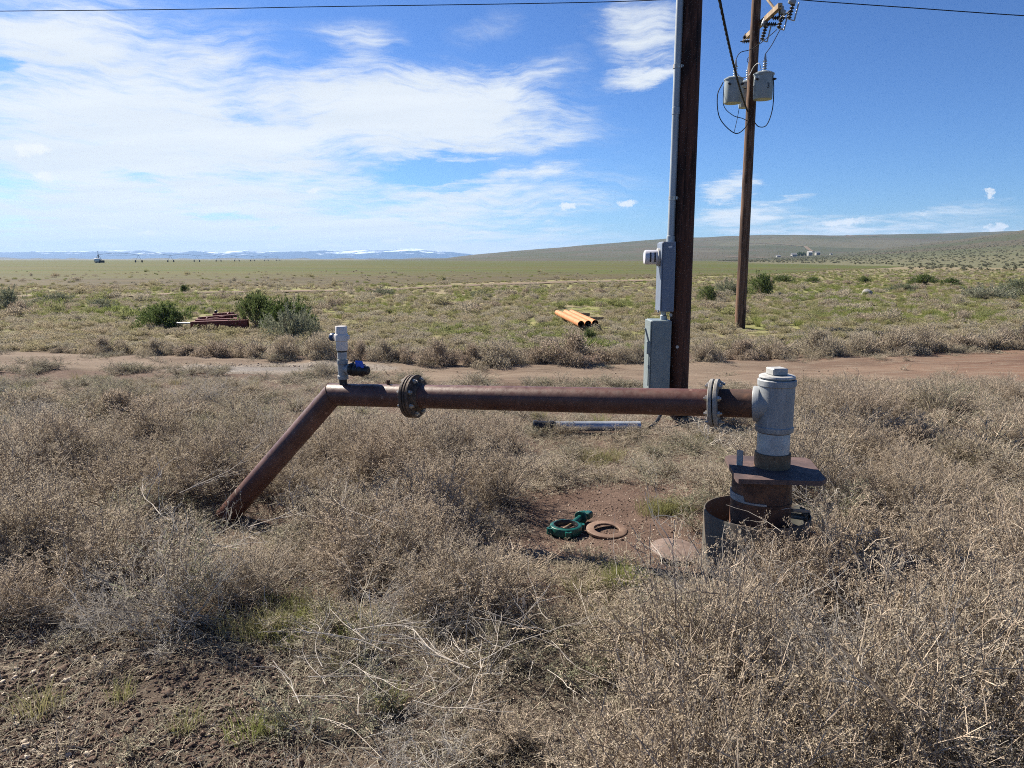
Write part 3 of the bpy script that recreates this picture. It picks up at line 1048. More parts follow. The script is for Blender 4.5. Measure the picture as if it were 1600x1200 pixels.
cpl.lathe([(0.09, rz1), (0.097, rz1 - 0.003), (0.098, rz1 - 0.012), (0.098, rz0 + 0.004), (0.101, rz0 - 0.01)], T0, (0, 0, 1), 44)
cpl.build('riser_coupling', M_RUSTORANGE if False else rust('rust_coupling', (0.15, 0.085, 0.045), (0.23, 0.15, 0.085), (0.07, 0.035, 0.022), 14), well)

# base plate with a lifting lug
zp = 0.598
pts = [P(1147, 737, 0), ]
def at_z(px, py, z):
    d = ray(px, py); t = (z - CAM_H) / d.z
    return Vector((d.x * t, d.y * t, z))
outline = [(1154, 749.5), (1288, 753), (1291, 749), (1264, 716.5), (1258, 715), (1136, 711), (1133, 713.5), (1139, 729), (1143, 731), (1150, 731.5), (1149, 733)]
outline = [(1150, 745), (1154, 748.5), (1284, 752), (1291, 748), (1266, 718), (1258, 715), (1138, 711), (1133, 713.5), (1142, 731)]
pl = MB()
pts = [at_z(px, py, zp) for px, py in outline]
pl.prism([(p.x, p.y) for p in pts], zp - 0.026, zp)
pl.build('base_plate', M_PLATE, well, smooth=20)
lug = MB()
lb = at_z(1155.5, 727, zp)
lug.box((lb.x, lb.y, zp + 0.042), (0.035, 0.012, 0.09), Matrix.Rotation(R(-28), 3, 'Z'), 0.004)
lug.build('lifting_lug', M_GALVPALE, well)

CAS = Vector((P(1188, 790, 3.98).x, 3.98, 0))
z_band = Z(790, 3.85)
cs = MB()
cs.lathe([(0.10, zp - 0.027), (0.160, zp - 0.027), (0.160, z_band)], CAS, (0, 0, 1), 56)
cs.build('upper_casing', M_RUSTDARK, well)
cs = MB()
cs.lathe([(0.155, z_band + 0.004), (0.166, z_band + 0.002), (0.166, z_band - 0.012), (0.163, z_band - 0.014), (0.163, -0.35)], CAS, (0, 0, 1), 56)
low = cs.build('lower_casing', M_RUSTDARK, well)
st = MB()
n = 30
a0, a1 = R(150), R(262)
vs, fs = [], []
for k in range(n + 1):
    t = a0 + (a1 - a0) * k / n
    for r_, z_ in ((0.1605, z_band + 0.004), (0.1665, z_band + 0.004), (0.1665, z_band + 0.042), (0.1605, z_band + 0.042)):
        if k > n * 0.62: z_ = z_band + 0.004 + (z_ - z_band - 0.004) * 0.28
        vs.append((CAS.x + cos(t) * r_, CAS.y + sin(t) * r_, z_))
for k in range(n):
    for j in range(4): fs.append((k * 4 + j, k * 4 + (j + 1) % 4, (k + 1) * 4 + (j + 1) % 4, (k + 1) * 4 + j))
st.add(vs, fs)
st.build('metal_strap', M_GALV, low)

# air valve stack on the pipe by the bend
AV = along(537)
zt = AV.z + PIPE_R
yz = lambda y: P(537, y, AV.y).z
n0 = MB()
n0.lathe([(0.028, zt - 0.02), (0.028, yz(590)), (0.02, yz(590))], (AV.x, AV.y, 0), (0, 0, 1), 24)
n0.build('riser_pipe', M_BLACK, well)
gt = MB()
gt.lathe([(0.028, yz(592)), (0.038, yz(592)), (0.038, yz(587)), (0.034, yz(586)), (0.034, yz(569)), (0.038, yz(568)), (0.038, yz(562)), (0.028, yz(562))], (AV.x, AV.y, 0), (0, 0, 1), 28)
side = Vector((0.90, -0.43, 0)).normalized()
tz = yz(576)
gt.lathe([(0.030, 0.0), (0.030, 0.048), (0.037, 0.050), (0.037, 0.068), (0.028, 0.070)], (AV.x, AV.y, tz), side, 28)
avt = gt.build('galvanised_tee', M_GALV, well)
gn = MB()
gn.lathe([(0.026, yz(562)), (0.027, yz(561)), (0.027, yz(560)), (0.033, yz(560)), (0.033, yz(550)), (0.027, yz(549)), (0.027, yz(546.5))], (AV.x, AV.y, 0), (0, 0, 1), 24)
gn.build('pipe_nipple', M_GALVPALE, well)
ring_ = MB()
ring_.lathe([(0.028, yz(550)), (0.035, yz(549.8)), (0.035, yz(547.6)), (0.028, yz(547.4))], (AV.x, AV.y, 0), (0, 0, 1), 24)
ring_.build('rubber_ring', M_BLACK, well)
wv_ = MB()
wv_.lathe([(0.0, yz(547.5)), (0.037, yz(547.5)), (0.040, yz(546)), (0.041, yz(533)), (0.047, yz(532)), (0.048, yz(525)), (0.045, yz(522)), (0.041, yz(521)), (0.041, yz(511)), (0.038, yz(509.5)), (0, yz(509.5))],
          (AV.x, AV.y, 0), (0, 0, 1), 32)
wv_.lathe([(0.018, 0.03), (0.018, 0.052), (0.022, 0.052), (0.022, 0.060), (0, 0.060)], (AV.x, AV.y, yz(527.5)), -side, 20)
wv_.box((AV.x + 0.045, AV.y - 0.01, yz(527)), (0.024, 0.03, 0.030), None, 0.004)
avo = wv_.build('air_valve', M_PVCWHITE, well)
nc = MB()
nc.lathe([(0.020, 0.060), (0.026, 0.061), (0.028, 0.066), (0.028, 0.086), (0.024, 0.092), (0, 0.092)], (AV.x, AV.y, yz(527.5)), -side, 20)
nc.build('side_cap', M_NAVY, avo)
bv = MB()
o_ = Vector((AV.x, AV.y, tz))
bv.lathe([(0, 0.066), (0.042, 0.068), (0.045, 0.075), (0.045, 0.092), (0.036, 0.098), (0.040, 0.108), (0.044, 0.120), (0.040, 0.140), (0.036, 0.150), (0.045, 0.155), (0.045, 0.176), (0.036, 0.182), (0.030, 0.215), (0.020, 0.222), (0, 0.222)], o_, side, 24)
for k in range(5):
    t = k * 1.25
    a, b, c = MB().frame(side)
    q = o_ + side * 0.083 + (a * cos(t) + b * sin(t)) * 0.045
    bv.box(q, (0.016, 0.016, 0.016), None, 0.003)
bvo = bv.build('ball_valve', M_BLACK, well)
hd = MB()
q = o_ + side * 0.130
hd.cyl(q + Vector((0, 0, 0.036)), q + Vector((0, 0, 0.062)), 0.016, n=16)
hd.box(q + Vector((0.012, -0.012, 0.046)) + side * 0.012 + Vector((0, -0.025, -0.005)), (0.062, 0.018, 0.062), Matrix.Rotation(R(-24), 3, 'Z') @ Matrix.Rotation(R(20), 3, 'X'), 0.007)
hd.build('valve_handle', M_BLUE, bvo)

# ------------------------------------------------------------------ things lying about the well
dr = MB()
DC = Vector((P(1182, 800, 4.02).x, 4.02, 0))
dr.lathe([(0.288, -0.3), (0.290, 0.340), (0.287, 0.348), (0.282, 0.348), (0.280, 0.340), (0.279, -0.3)], DC, (0, 0, 1), 72)
tag(dr.build('steel_ring', M_DRUM, origin=DC), 'open-topped grey rusty steel barrel ring sunk in the weeds around the well casing', 'steel ring')
for (px, py, L, rz_, tilt, lab) in ((1246, 798, 0.17, 35, -8, 'short tan board wedged highest behind the well casing inside the steel ring'),
                                    (1241, 806, 0.20, 20, 6, 'brown board lying lower behind the well casing inside the steel ring'),
                                    (1250, 826, 0.16, -30, -14, 'orange-brown broken board at the front edge of the steel ring')):
    c = P(px, py, 3.98 if py < 820 else 3.86)
    b = MB()
    b.box((0, 0, 0), (L, 0.06, 0.018), None, 0.003)
    o = b.build('wooden_board', M_RUSTORANGE if py > 815 else M_PLANK, origin=(0, 0, 0))
    o.location = c
    o.rotation_euler = (R(tilt), R(14), R(rz_))
    tag(o, lab, 'board')

# green butterfly valve
vc = G(884, 824)
vc.z = gz(vc.x, vc.y)
gv = empty('butterfly_valve', vc, 'dark green butterfly valve lying flat on the bare reddish dirt', 'valve')
bo = MB()
bo.lathe([(0.074, 0.012), (0.076, 0.008), (0.098, 0.006), (0.105, 0.012), (0.108, 0.026), (0.108, 0.048), (0.104, 0.060), (0.098, 0.064), (0.082, 0.065), (0.076, 0.060), (0.074, 0.052)], vc, (0, 0, 1), 56, close=True)
nd = Vector((0.55, 0.83, 0)).normalized()
for s in (-1, 1):
    for e in (-1, 1):
        q = vc + Matrix.Rotation(R(38 * e), 3, 'Z') @ (nd * s) * 0.112
        bo.lathe([(0.010, 0.014), (0.022, 0.014), (0.022, 0.054), (0.010, 0.054)], q, (0, 0, 1), 16, close=True)
vbody = bo.build('valve_body', M_GREENV, gv)
seat = MB()
seat.lathe([(0.074, 0.010), (0.070, 0.014), (0.070, 0.052), (0.078, 0.068), (0.082, 0.067)], vc, (0, 0, 1), 48)
seat.build('rubber_seat', M_BLACK, gv)
nk = MB()
zc = Vector((0, 0, 0.037))
nk.cyl(vc + nd * 0.10 + zc, vc + nd * 0.20 + zc + Vector((0, 0, 0.012)), 0.024, 0.021, 20)
tf = vc + nd * 0.20 + zc + Vector((0, 0, 0.012))
nk.cyl(tf, tf + nd * 0.016, 0.046, n=24, bev=0.003)
nk.build('valve_neck', M_GREENV, gv)
ac = MB()
ac.cyl(tf + nd * 0.0162, tf + nd * 0.030 + Vector((0, 0, 0.002)), 0.044, n=8)
ac.cyl(tf + nd * 0.030, tf + nd * 0.075 + Vector((0, 0, 0.010)), 0.030, 0.026, 20, 0.004)
ac.box(tf + nd * 0.05 + Vector((0.03, -0.005, 0.008)), (0.05, 0.06, 0.05), Matrix.Rotation(R(-34), 3, 'Z'), 0.008)
ac.build('actuator_head', M_GREENV, gv)
ds = MB()
ds.lathe([(0, 0.027), (0.066, 0.029), (0.069, 0.033), (0.066, 0.037), (0, 0.040)], vc, (0, 0, 1), 40)
dsk = ds.build('valve_disc', M_RUSTDARK, gv)
sh = MB()
sh.cyl(vc - nd * 0.072 + zc + Vector((0, 0, 0.003)), vc + nd * 0.072 + zc + Vector((0, 0, 0.003)), 0.011, n=14)
sh.build('shaft', M_BRONZE, dsk)

# rusty flange ring and plate on the dirt
rc = G(948, 825); rc.z = gz(rc.x, rc.y) + 0.014
rr_ = MB()
rr_.lathe([(0.083, 0.0), (0.133, -0.006), (0.136, 0.000), (0.135, 0.009), (0.130, 0.012), (0.086, 0.012), (0.083, 0.008)], rc, Vector((0.03, -0.06, 1)), 56, close=True)
tag(rr_.build('flange_ring', M_RUSTPLATE, origin=rc), 'flat rusty steel flange ring beside the green valve on bare dirt', 'flange ring')
pc = G(1055, 868); pc.z = gz(pc.x, pc.y) + 0.034
rp = MB()
rp.lathe([(0, 0), (0.142, -0.002), (0.148, 0.003), (0.147, 0.014), (0.142, 0.017), (0.05, 0.019), (0, 0.019)], pc, Vector((0.05, -0.10, 1)), 56)
tag(rp.build('round_plate', rust('dull_rust_plate', (0.155, 0.110, 0.088), (0.225, 0.165, 0.135), (0.065, 0.042, 0.032), 18), origin=pc), 'round rusty blank plate half buried near the steel ring', 'plate')

# aluminium pipe behind
p0, p1 = G(836, 674), G(1000, 671)
pz0 = 0.06
al = empty('irrigation_pipe', (p0.x, p0.y, 0), 'shiny aluminium pipe with dark coupler end lying on the ground behind the rusty pipe', 'pipe')
d_ = (p1 - p0); d_.z = 0; d_.normalize()
s0 = Vector((p0.x, p0.y, gz(p0.x, p0.y) + 0.075)); e0 = Vector((p1.x, p1.y, gz(p1.x, p1.y) + 0.062))
t_ = MB()
t_.lathe([(0.048, 0.0), (0.050, 0.0), (0.050, (e0 - s0).length), (0.048, (e0 - s0).length), (0.047, 0.0)], s0, e0 - s0, 36)
t_.build('tube', M_ALU, al)
t_ = MB()
t_.lathe([(0.050, 0.02), (0.056, 0.02), (0.058, 0.06), (0.054, 0.10), (0.058, 0.14), (0.058, 0.20), (0.052, 0.21)], s0, e0 - s0, 32)
t_.lathe([(0.052, -0.02), (0.062, -0.015), (0.062, 0.02), (0.05, 0.022)], s0, e0 - s0, 32)
t_.build('coupler', M_BLACK, al)

# ------------------------------------------------------------------ near pole with meter
PY = 8.2
pn = P(1059, 600, PY); PNX = pn.x
pole = empty('utility_pole', (PNX, PY, 0), 'near dark brown wooden utility pole carrying the meter and grey conduit', 'utility pole')


def shaft_mesh(x, y, z0, z1, r0, r1, m, name, parent, seed):
    b = MB()
    n, seg = 28, 40
    vs, fs = [], []
    for s in range(seg + 1):
        z = z0 + (z1 - z0) * s / seg
        for k in range(n):
            t = 2 * pi * k / n
            r = (r0 + (r1 - r0) * s / seg) * (1 + 0.018 * mnoise.noise(Vector((cos(t) * 2.5, sin(t) * 2.5 + seed, z * 0.7))))
            vs.append((x + cos(t) * r, y + sin(t) * r, z))
    for s in range(seg):
        for k in range(n): fs.append((s * n + k, s * n + (k + 1) % n, (s + 1) * n + (k + 1) % n, (s + 1) * n + k))
    fs.append(tuple(seg * n + k for k in range(n)))
    b.add(vs, fs)
    return b.build(name, m, parent, 60)


shaft_mesh(PNX, PY, -0.4, 6.1, 0.116, 0.100, M_POLENEAR, 'pole_shaft', pole, 1)
for px, py in ((1048, 492), (1058, 542)):
    q = P(px, py, PY - 0.112)
    tg = MB(); tg.cyl(q, q + Vector((0, -0.008, 0)), 0.017, n=14)
    tg.build('pole_tag', M_GALVPALE, pole)
# conduit
cdx = P(1049, 345, PY - 0.03).x
cz0, cz1 = P(0, 378, PY).z, 6.0
cn = empty('conduit', (cdx, PY - 0.03, cz0), 'long grey electrical conduit running up beside the near pole', 'conduit')
b = MB()
b.path([(cdx, PY - 0.03, cz0 - 0.02), (cdx + 0.005, PY - 0.03, cz0 + 1.0), (cdx + 0.012, PY - 0.03, cz1), ], 0.038, 20)
b.build('tube', M_CONDUIT, cn)
for py in (105, 310):
    zz_ = P(1060, py, PY).z
    st_ = MB()
    st_.lathe([(0.038, -0.02), (0.043, -0.02), (0.043, 0.02), (0.038, 0.02)], (cdx + 0.005, PY - 0.03, zz_), (0, 0, 1), 20)
    st_.box((cdx + 0.06, PY - 0.055, zz_), (0.07, 0.006, 0.03))
    st_.cyl((cdx + 0.075, PY - 0.060, zz_), (cdx + 0.075, PY - 0.072, zz_), 0.016, n=10)
    st_.build('strap', M_BOLT, cn)
cpx = MB()
cpx.lathe([(0.038, 0), (0.045, 0.0), (0.045, 0.06), (0.038, 0.065)], (cdx, PY - 0.03, cz0), (0, 0, 1), 20)
cpx.build('coupling', M_CONDUIT, cn)
cpx = MB()
cpx.lathe([(0.038, 0), (0.043, 0.0), (0.043, 0.07), (0.038, 0.075)], (cdx + 0.008, PY - 0.03, P(0, 180, PY).z), (0, 0, 1), 20)
cpx.build('coupling', M_CONDUIT, cn)

# meter socket box, its face towards the side
x0, x1 = P(1029, 430, PY).x, P(1051, 430, PY).x
zt_, zb_ = P(0, 378, PY).z, P(0, 486, PY).z
mc = Vector(((x0 + x1) / 2, PY - 0.02, (zt_ + zb_) / 2))
ms = empty('meter_box', (mc.x, mc.y, zb_), 'tall blue-grey meter box with round meter on the near pole', 'meter box')
b = MB(); b.box(mc, (x1 - x0 - 0.012, 0.26, zt_ - zb_), None, 0.008)
b.build('enclosure', M_BOXBLUE, ms)
b = MB(); b.box((x0 + 0.002, mc.y, mc.z - 0.004), (0.010, 0.275, zt_ - zb_ - 0.02), None, 0.004)
b.box((x0 - 0.004, mc.y - 0.05, zb_ + 0.005), (0.012, 0.04, 0.03), None, 0.003)
b.build('cover', M_BOXBLUE, ms)
b = MB(); b.box((mc.x + 0.010, mc.y - 0.1312, zt_ - 0.055), (0.038, 0.002, 0.018))
b.build('sticker', M_WHITEPAINT, ms)
mz = P(0, 402, PY).z
b = MB()
b.lathe([(0.096, 0.0), (0.096, 0.022), (0.082, 0.026)], (x0 - 0.004, mc.y, mz), (-1, 0, 0), 36)
mo = b.build('meter_ring', M_GALVPALE, ms)
b = MB()
b.lathe([(0.078, 0.022), (0.078, 0.15), (0.070, 0.162), (0.0, 0.166)], (x0 - 0.004, mc.y, mz), (-1, 0, 0), 36)
mt = b.build('meter', M_METER, ms)
b = MB()
for s0_, s1_ in ((0.050, 0.066), (0.098, 0.114)):
    vs, fs = [], []
    for k in range(9):
        t = R(-24 + 48 * k / 8)
        for s_ in (s0_, s1_): vs.append((x0 - 0.004 - s_, mc.y - cos(t) * 0.0795, mz + sin(t) * 0.0795 * 1.6))
    fs = [(2 * k, 2 * k + 1, 2 * k + 3, 2 * k + 2) for k in range(8)]
    b.add(vs, fs)
b.build('dark_bar', M_BLACK, mt)

# disconnect box below
x0, x1 = P(1011, 560, PY).x, P(1043, 560, PY).x
zt_, zb_ = P(0, 501, PY - 0.17).z, 0.30
dc = Vector(((x0 + x1) / 2, PY - 0.02, (zt_ + zb_) / 2))
db = empty('disconnect_box', (dc.x, dc.y, zb_), 'grey disconnect switch box with side lever below the meter box', 'switch box')
b = MB(); b.box(dc, (x1 - x0 - 0.01, 0.32, zt_ - zb_), None, 0.008)
b.build('enclosure', M_BOXGREY, db)
b = MB(); b.box((x0 - 0.002, dc.y, dc.z), (0.012, 0.334, zt_ - zb_ - 0.01), None, 0.004)
b.build('door', M_BOXGREY, db)
b = MB()
hx = x0 - 0.02
hz_ = P(0, 540, PY).z
b.box((hx - 0.004, dc.y - 0.15, hz_), (0.035, 0.05, 0.14), None, 0.005)
b.box((hx - 0.020, dc.y - 0.165, hz_ + 0.13), (0.018, 0.02, 0.17), Matrix.Rotation(R(-16), 3, 'Y'), 0.004)
b.build('lever', M_BOXGREY, db)
b = MB()
b.path([(hx + 0.010, dc.y - 0.14, hz_ - 0.07), (hx + 0.008, dc.y - 0.14, zb_ + 0.08)], 0.008, 8)
b.box((hx + 0.008, dc.y - 0.14, zb_ + 0.30), (0.02, 0.03, 0.04), None, 0.003)
b.build('latch_rod', M_BOXGREY, db)
b = MB()
zz0 = P(0, 486, PY).z
b.lathe([(0.030, -0.03), (0.038, -0.03), (0.038, 0.015), (0.030, 0.02), (0.030, zz0 - zt_ + 0.01)], (dc.x + 0.045, dc.y - 0.02, zt_ + 0.03), (0, 0, 1), 20)
b.build('connector', M_CONDUIT, db)
# cable and elbow at foot
b = MB()
q0, q1, q2, q3 = Vector((dc.x + 0.03, dc.y - 0.03, zb_)), Vector((dc.x + 0.07, dc.y - 0.10, 0.20)), Vector((dc.x + 0.02, dc.y - 0.35, 0.05)), Vector((dc.x - 0.18, dc.y - 0.62, 0.02))
cv = []
for k in range(21):
    t = k / 20
    cv.append(q0 * (1 - t) ** 3 + q1 * 3 * t * (1 - t) ** 2 + q2 * 3 * t * t * (1 - t) + q3 * t ** 3)
b.path(cv, 0.018, 10)
tag(b.build('power_cable', M_BLACK, origin=q3), 'thick black power cable looping from the switch box into the weeds', 'cable')

# ------------------------------------------------------------------ far pole
FY = 19.2
fp = P(1156, 510, FY); FX = fp.x
fpole = empty('utility_pole', (FX, FY, 0), 'far weathered brown utility pole with crossarm and transformers by the meadow', 'utility pole')
shaft_mesh(FX, FY, -0.4, 9.6, 0.135, 0.105, M_POLEFAR, 'pole_shaft', fpole, 4)
arm_a, arm_b = P(1168, 54, 20.35), P(1219, 12, 18.0)
arm_a.z = arm_b.z = (arm_a.z + arm_b.z) / 2
ad = (arm_b - arm_a).normalized()
pc_ = Vector((FX, FY, arm_a.z))
off = Vector((ad.y, -ad.x, 0)) * 0.16
if off.y > 0: off = -off
b = MB()
L = 2.55
rot = Matrix.Rotation(atan2(ad.y, ad.x), 3, 'Z')
cenarm = (arm_a + arm_b) / 2
b.box(cenarm, ((arm_b - arm_a).length, 0.10, 0.125), rot, 0.006)
b.build('crossarm', M_ARM, fpole)
b = MB()
b.path([cenarm + ad * 0.8 + Vector((0, 0, 0.05)), Vector((FX, FY - 0.1, arm_a.z + 0.75))], 0.03, 8)
b.build('arm_brace', M_ARM, fpole)


def sheds(o, d, L_, r, nsh, mb=None):
    prof = [(0, 0), (r * 0.4, 0)]
    for k in range(nsh):
        a = L_ * (k + 0.1) / nsh; c = L_ * (k + 0.5) / nsh; e = L_ * (k + 0.9) / nsh
        prof += [(r * 0.4, a), (r, c), (r * 0.95, c + L_ * 0.12 / nsh), (r * 0.4, e)]
    prof += [(r * 0.4, L_), (0, L_)]
    return (mb or MB()).lathe(prof, o, d, 16)


def ins(o, d, L_, r, nsh, label):
    m_ = sheds(o, d, L_, r, nsh)
    m_.cyl(Vector(o) - Vector(d).normalized() * 0.05, o, 0.014, n=8)
    m_.cyl(Vector(o) + Vector(d).normalized() * L_, Vector(o) + Vector(d).normalized() * (L_ + 0.05), 0.014, n=8)
    return tag(m_.build('insulator', M_DARKINS, origin=o), label, 'insulator', 'dark insulators on the far pole crossarm')


wdl = Vector((-1, 0.05, -0.02)).normalized()
wdr = Vector((1, -0.05, -0.02)).normalized()
ins(P(1176, 64, 20.1), wdl, 0.26, 0.055, 6, 'dark ribbed insulator lowest on the crossarm, its wire side towards the field')
ins(P(1163, 62, 20.2), Vector((0.1, 0, 1)), 0.10, 0.05, 3, 'short dark upright insulator at the outer lower end of the crossarm')
ins(P(1194, 38, 18.9), wdr, 0.28, 0.055, 6, 'dark ribbed insulator just past the pole below the crossarm')
ins(P(1207, 28, 18.5), wdr, 0.28, 0.055, 6, 'dark ribbed insulator nearest the free end of the crossarm')


def cutout(px, py, Yd, label):
    o = P(px, py, Yd)
    c = empty('fuse_cutout', o, label, 'fuse cutout', 'fuse cutouts on the crossarm')
    m_ = MB()
    sheds(o + Vector((0, 0, -0.16)), (0.25, 0, 1), 0.34, 0.055, 5, m_)
    m_.build('porcelain_body', M_DARKINS, c)
    m_ = MB()
    m_.box(o + Vector((0.05, -0.01, 0.20)), (0.16, 0.12, 0.10), Matrix.Rotation(R(25), 3, 'Y'), 0.02)
    m_.lathe([(0, 0.0), (0.07, 0.02), (0.045, 0.12), (0, 0.15)], o + Vector((0.03, 0, 0.2)), (0.2, 0, 1), 14)
    m_.build('hood', M_PORCELAIN, c)
    m_ = MB()
    m_.path([o + Vector((0.20, -0.02, 0.18)), o + Vector((0.12, -0.02, -0.20))], 0.017, 8)
    m_.path([o + Vector((0.0, 0, -0.16)), o + Vector((0.12, -0.02, -0.20))], 0.013, 6)
    m_.build('fuse_tube', M_GALVPALE, c)
    return o


k1 = cutout(1233, 18, 17.8, 'fuse cutout at the very tip of the crossarm with pale cap')
k2 = cutout(1217, 33, 18.2, 'fuse cutout hanging just inboard of the crossarm tip')
k3 = cutout(1191, 52, 18.95, 'small fuse cutout close against the far pole')
# arm bracket carrying the outermost cutout
b = MB(); b.path([arm_b, k2 + Vector((0, 0, 0.05)), k1], 0.022, 6); b.build('cutout_bracket', M_DARKINS, fpole)


def transformer(px0, px1, py0, py1, Yd, label, seed, mark=None):
    r = (px1 - px0) / 2 / FPX * Yd * 1.02
    top, bot = P((px0 + px1) / 2, py0, Yd), P((px0 + px1) / 2, py1, Yd)
    cx_ = (top.x + bot.x) / 2
    z0, z1 = bot.z + 0.02, top.z - 0.02
    t = empty('transformer', (cx_, Yd, z0), label, 'transformer', 'transformers on the far pole')
    o = (cx_, Yd, 0)
    b = MB()
    b.lathe([(0, z0), (r * 0.90, z0), (r * 0.94, z0 + 0.02), (r * 0.94, z1 - 0.03), (r * 0.97, z1 - 0.025), (r * 0.97, z1)], o, (0, 0, 1), 40)
    tk = b.build('tank', M_TANK, t)
    b = MB()
    b.lathe([(r * 0.97, z1), (r * 1.03, z1 + 0.002), (r * 1.03, z1 + 0.028), (r * 0.7, z1 + 0.07), (0, z1 + 0.085)], o, (0, 0, 1), 40)
    b.build('lid', M_TANK, t)
    for a_deg in (215 + seed * 17, 325 - seed * 11):
        b = MB()
        q = Vector((cx_ + cos(R(a_deg)) * r * 0.95, Yd + sin(R(a_deg)) * r * 0.95, z1 - 0.12))
        dd = Vector((cos(R(a_deg)), sin(R(a_deg)), 0))
        b.cyl(q - dd * 0.02, q + dd * 0.05, 0.028, n=10); b.cyl(q + dd * 0.045, q + dd * 0.075, 0.018, n=8)
        b.build('terminal', M_DARKINS, t)
    b = MB(); q = Vector((cx_ + 0.02 * seed, Yd - 0.04, z1 + 0.06))
    sheds(q, (0, 0, 1), 0.27, 0.055, 5, b)
    b.cyl(q + Vector((0, 0, 0.27)), q + Vector((0, 0, 0.42)), 0.034, 0.014, 12)
    b.build('bushing', M_PORCELAIN, t)
    tow = Vector((FX - cx_, FY - Yd, 0)); tow.normalize()
    for zz_ in (z0 + 0.15, z1 - 0.13):
        b = MB(); q = Vector((cx_, Yd, zz_)) + tow * r * 0.9
        b.path([q, q + tow * 0.14], 0.03, 6)
        b.build('hanger', M_GALVPALE, t)
    if mark:
        fc = bpy.data.curves.new('number_marking', 'FONT'); fc.body = mark; fc.size = 0.17; fc.align_x = 'CENTER'; fc.extrude = 0.004
        fo = bpy.data.objects.new('number_marking', fc); COL.objects.link(fo); fo.parent = t
        a_ = R(-78)
        fo.location = (cos(a_) * (r * 0.945 + 0.001), sin(a_) * (r * 0.945 + 0.001), (z1 - z0) * 0.40)
        fo.rotation_euler = (pi / 2, 0, R(12))
        fc.materials.append(M_DARKINS)
        me_ = bpy.data.meshes.new_from_object(fo.evaluated_get(bpy.context.evaluated_depsgraph_get()))
        f2 = bpy.data.objects.new('number_mark', me_); COL.objects.link(f2); f2.parent = t
        f2.location = fo.location; f2.rotation_euler = fo.rotation_euler
        bpy.data.objects.remove(fo)
    return Vector((cx_ + 0.02 * seed, Yd - 0.04, z1 + 0.47)), Vector((cx_, Yd, z1)), r


t1 = transformer(1132, 1159, 124, 163, 19.05, 'grey transformer can hanging on the field side of the far pole', 1)
t3 = transformer(1155, 1173, 130, 170, 19.62, 'smaller-looking grey transformer can tucked behind the other cans', 2)
t2 = transformer(1178, 1207, 116, 157, 18.75, 'grey transformer can marked 3 in front of the far pole', 0, '3')


def curve3(*pts, n=24):
    """Smooth open curve through the points (Catmull-Rom)."""
    p = [Vector(q) for q in pts]
    p = [p[0] * 2 - p[1]] + p + [p[-1] * 2 - p[-2]]
    out = []
    for i in range(1, len(p) - 2):
        for k in range(n):
            t = k / n
            out.append(0.5 * ((2 * p[i]) + (p[i + 1] - p[i - 1]) * t + (2 * p[i - 1] - 5 * p[i] + 4 * p[i + 1] - p[i + 2]) * t * t + (3 * p[i] - p[i - 1] - 3 * p[i + 1] + p[i + 2]) * t ** 3))
    out.append(p[-2])
    return out


def wire(pts, r, label, cat='wire', m=M_WIRE, n=24, name='wire', nn=6):
    b = MB(); b.path(curve3(*pts, n=n), r, nn)
    return tag(b.build(name, m, origin=pts[0]), label, cat)


wire([t2[0], P(1206, 70, 18.6), P(1220, 45, 18.3), k2 + Vector((0.12, 0, -0.2))], 0.009, 'thin lead from the can marked 3 up to the cutout')
wire([t1[0], P(1157, 82, 18.95), P(1176, 76, 18.9), P(1200, 58, 18.6), P(1214, 46, 18.3)], 0.009, 'thin lead curving from the field-side can across the pole to the cutouts')
wire([t3[0], P(1168, 92, 19.5), P(1180, 80, 19.2), P(1190, 60, 19.0)], 0.008, 'thin lead rising from the rear can to the pole-side cutout')
wire([P(1130, 128, 18.9), P(1121, 150, 18.9), P(1125, 185, 18.9), P(1148, 208, 18.9), P(1164, 200, 19.0), P(1171, 185, 19.1)], 0.012, 'big dark drip loop hanging below the field-side can', 'wire loop')
wire([P(1131, 135, 18.9), P(1131, 165, 18.9), P(1145, 180, 18.9), P(1160, 185, 19.0), P(1168, 189, 19.05)], 0.009, 'shallow dark wire loop inside the larger drip loop', 'wire loop')
wire([P(1207, 116, 18.6), P(1209, 135, 18.6), P(1207, 170, 18.7), P(1198, 195, 18.8), P(1186, 198, 18.9), P(1178, 190, 19.0)], 0.012, 'dark drip loop hanging below the can marked 3', 'wire loop')
wire([P(1156, 163, 18.9), P(1152, 185, 18.9), P(1147, 207, 18.9)], 0.007, 'straight thin wire dropping from the field-side can to the loop')
wire([P(1150, 112, 18.9), P(1158, 121, 19.0), P(1170, 118, 19.1), P(1178, 104, 19.0), P(1186, 99, 18.7), P(1190, 112, 18.7)], 0.009, 'short pale jumper wire looping over the pole between the cans', m=M_GALVPALE)
# twisted service drop to the near pole
e0_, e1_ = P(1168, 174, 19.0), Vector((PNX + 0.02, PY + 0.12, 5.62))
main = []
for k in range(121):
    t = k / 120
    q = e0_.lerp(e1_, t); q.z -= 0.42 * 4 * t * (1 - t) * 0.6
    main.append(q)
b = MB()
for ph in range(3):
    tw_ = []
    for k, q in enumerate(main):
        a = k * 0.85 + ph * 2 * pi / 3
        tw_.append(q + Vector((cos(a) * 0.012, 0, sin(a) * 0.012)))
    b.path(tw_, 0.0115, 6)
tag(b.build('service_cable', M_WIRE, origin=e0_), 'thick black twisted service cable climbing from the transformers to the near pole', 'cable')
wire([P(-120, 18.4, 24.5), P(250, 15, 23.5), P(500, 10.5, 22.8), P(800, 6, 21.8), P(990, 1.5, 21.2), P(1182, -8, 20.2)], 0.011, 'thin overhead wire crossing the clouds along the top', 'overhead wire', n=30)
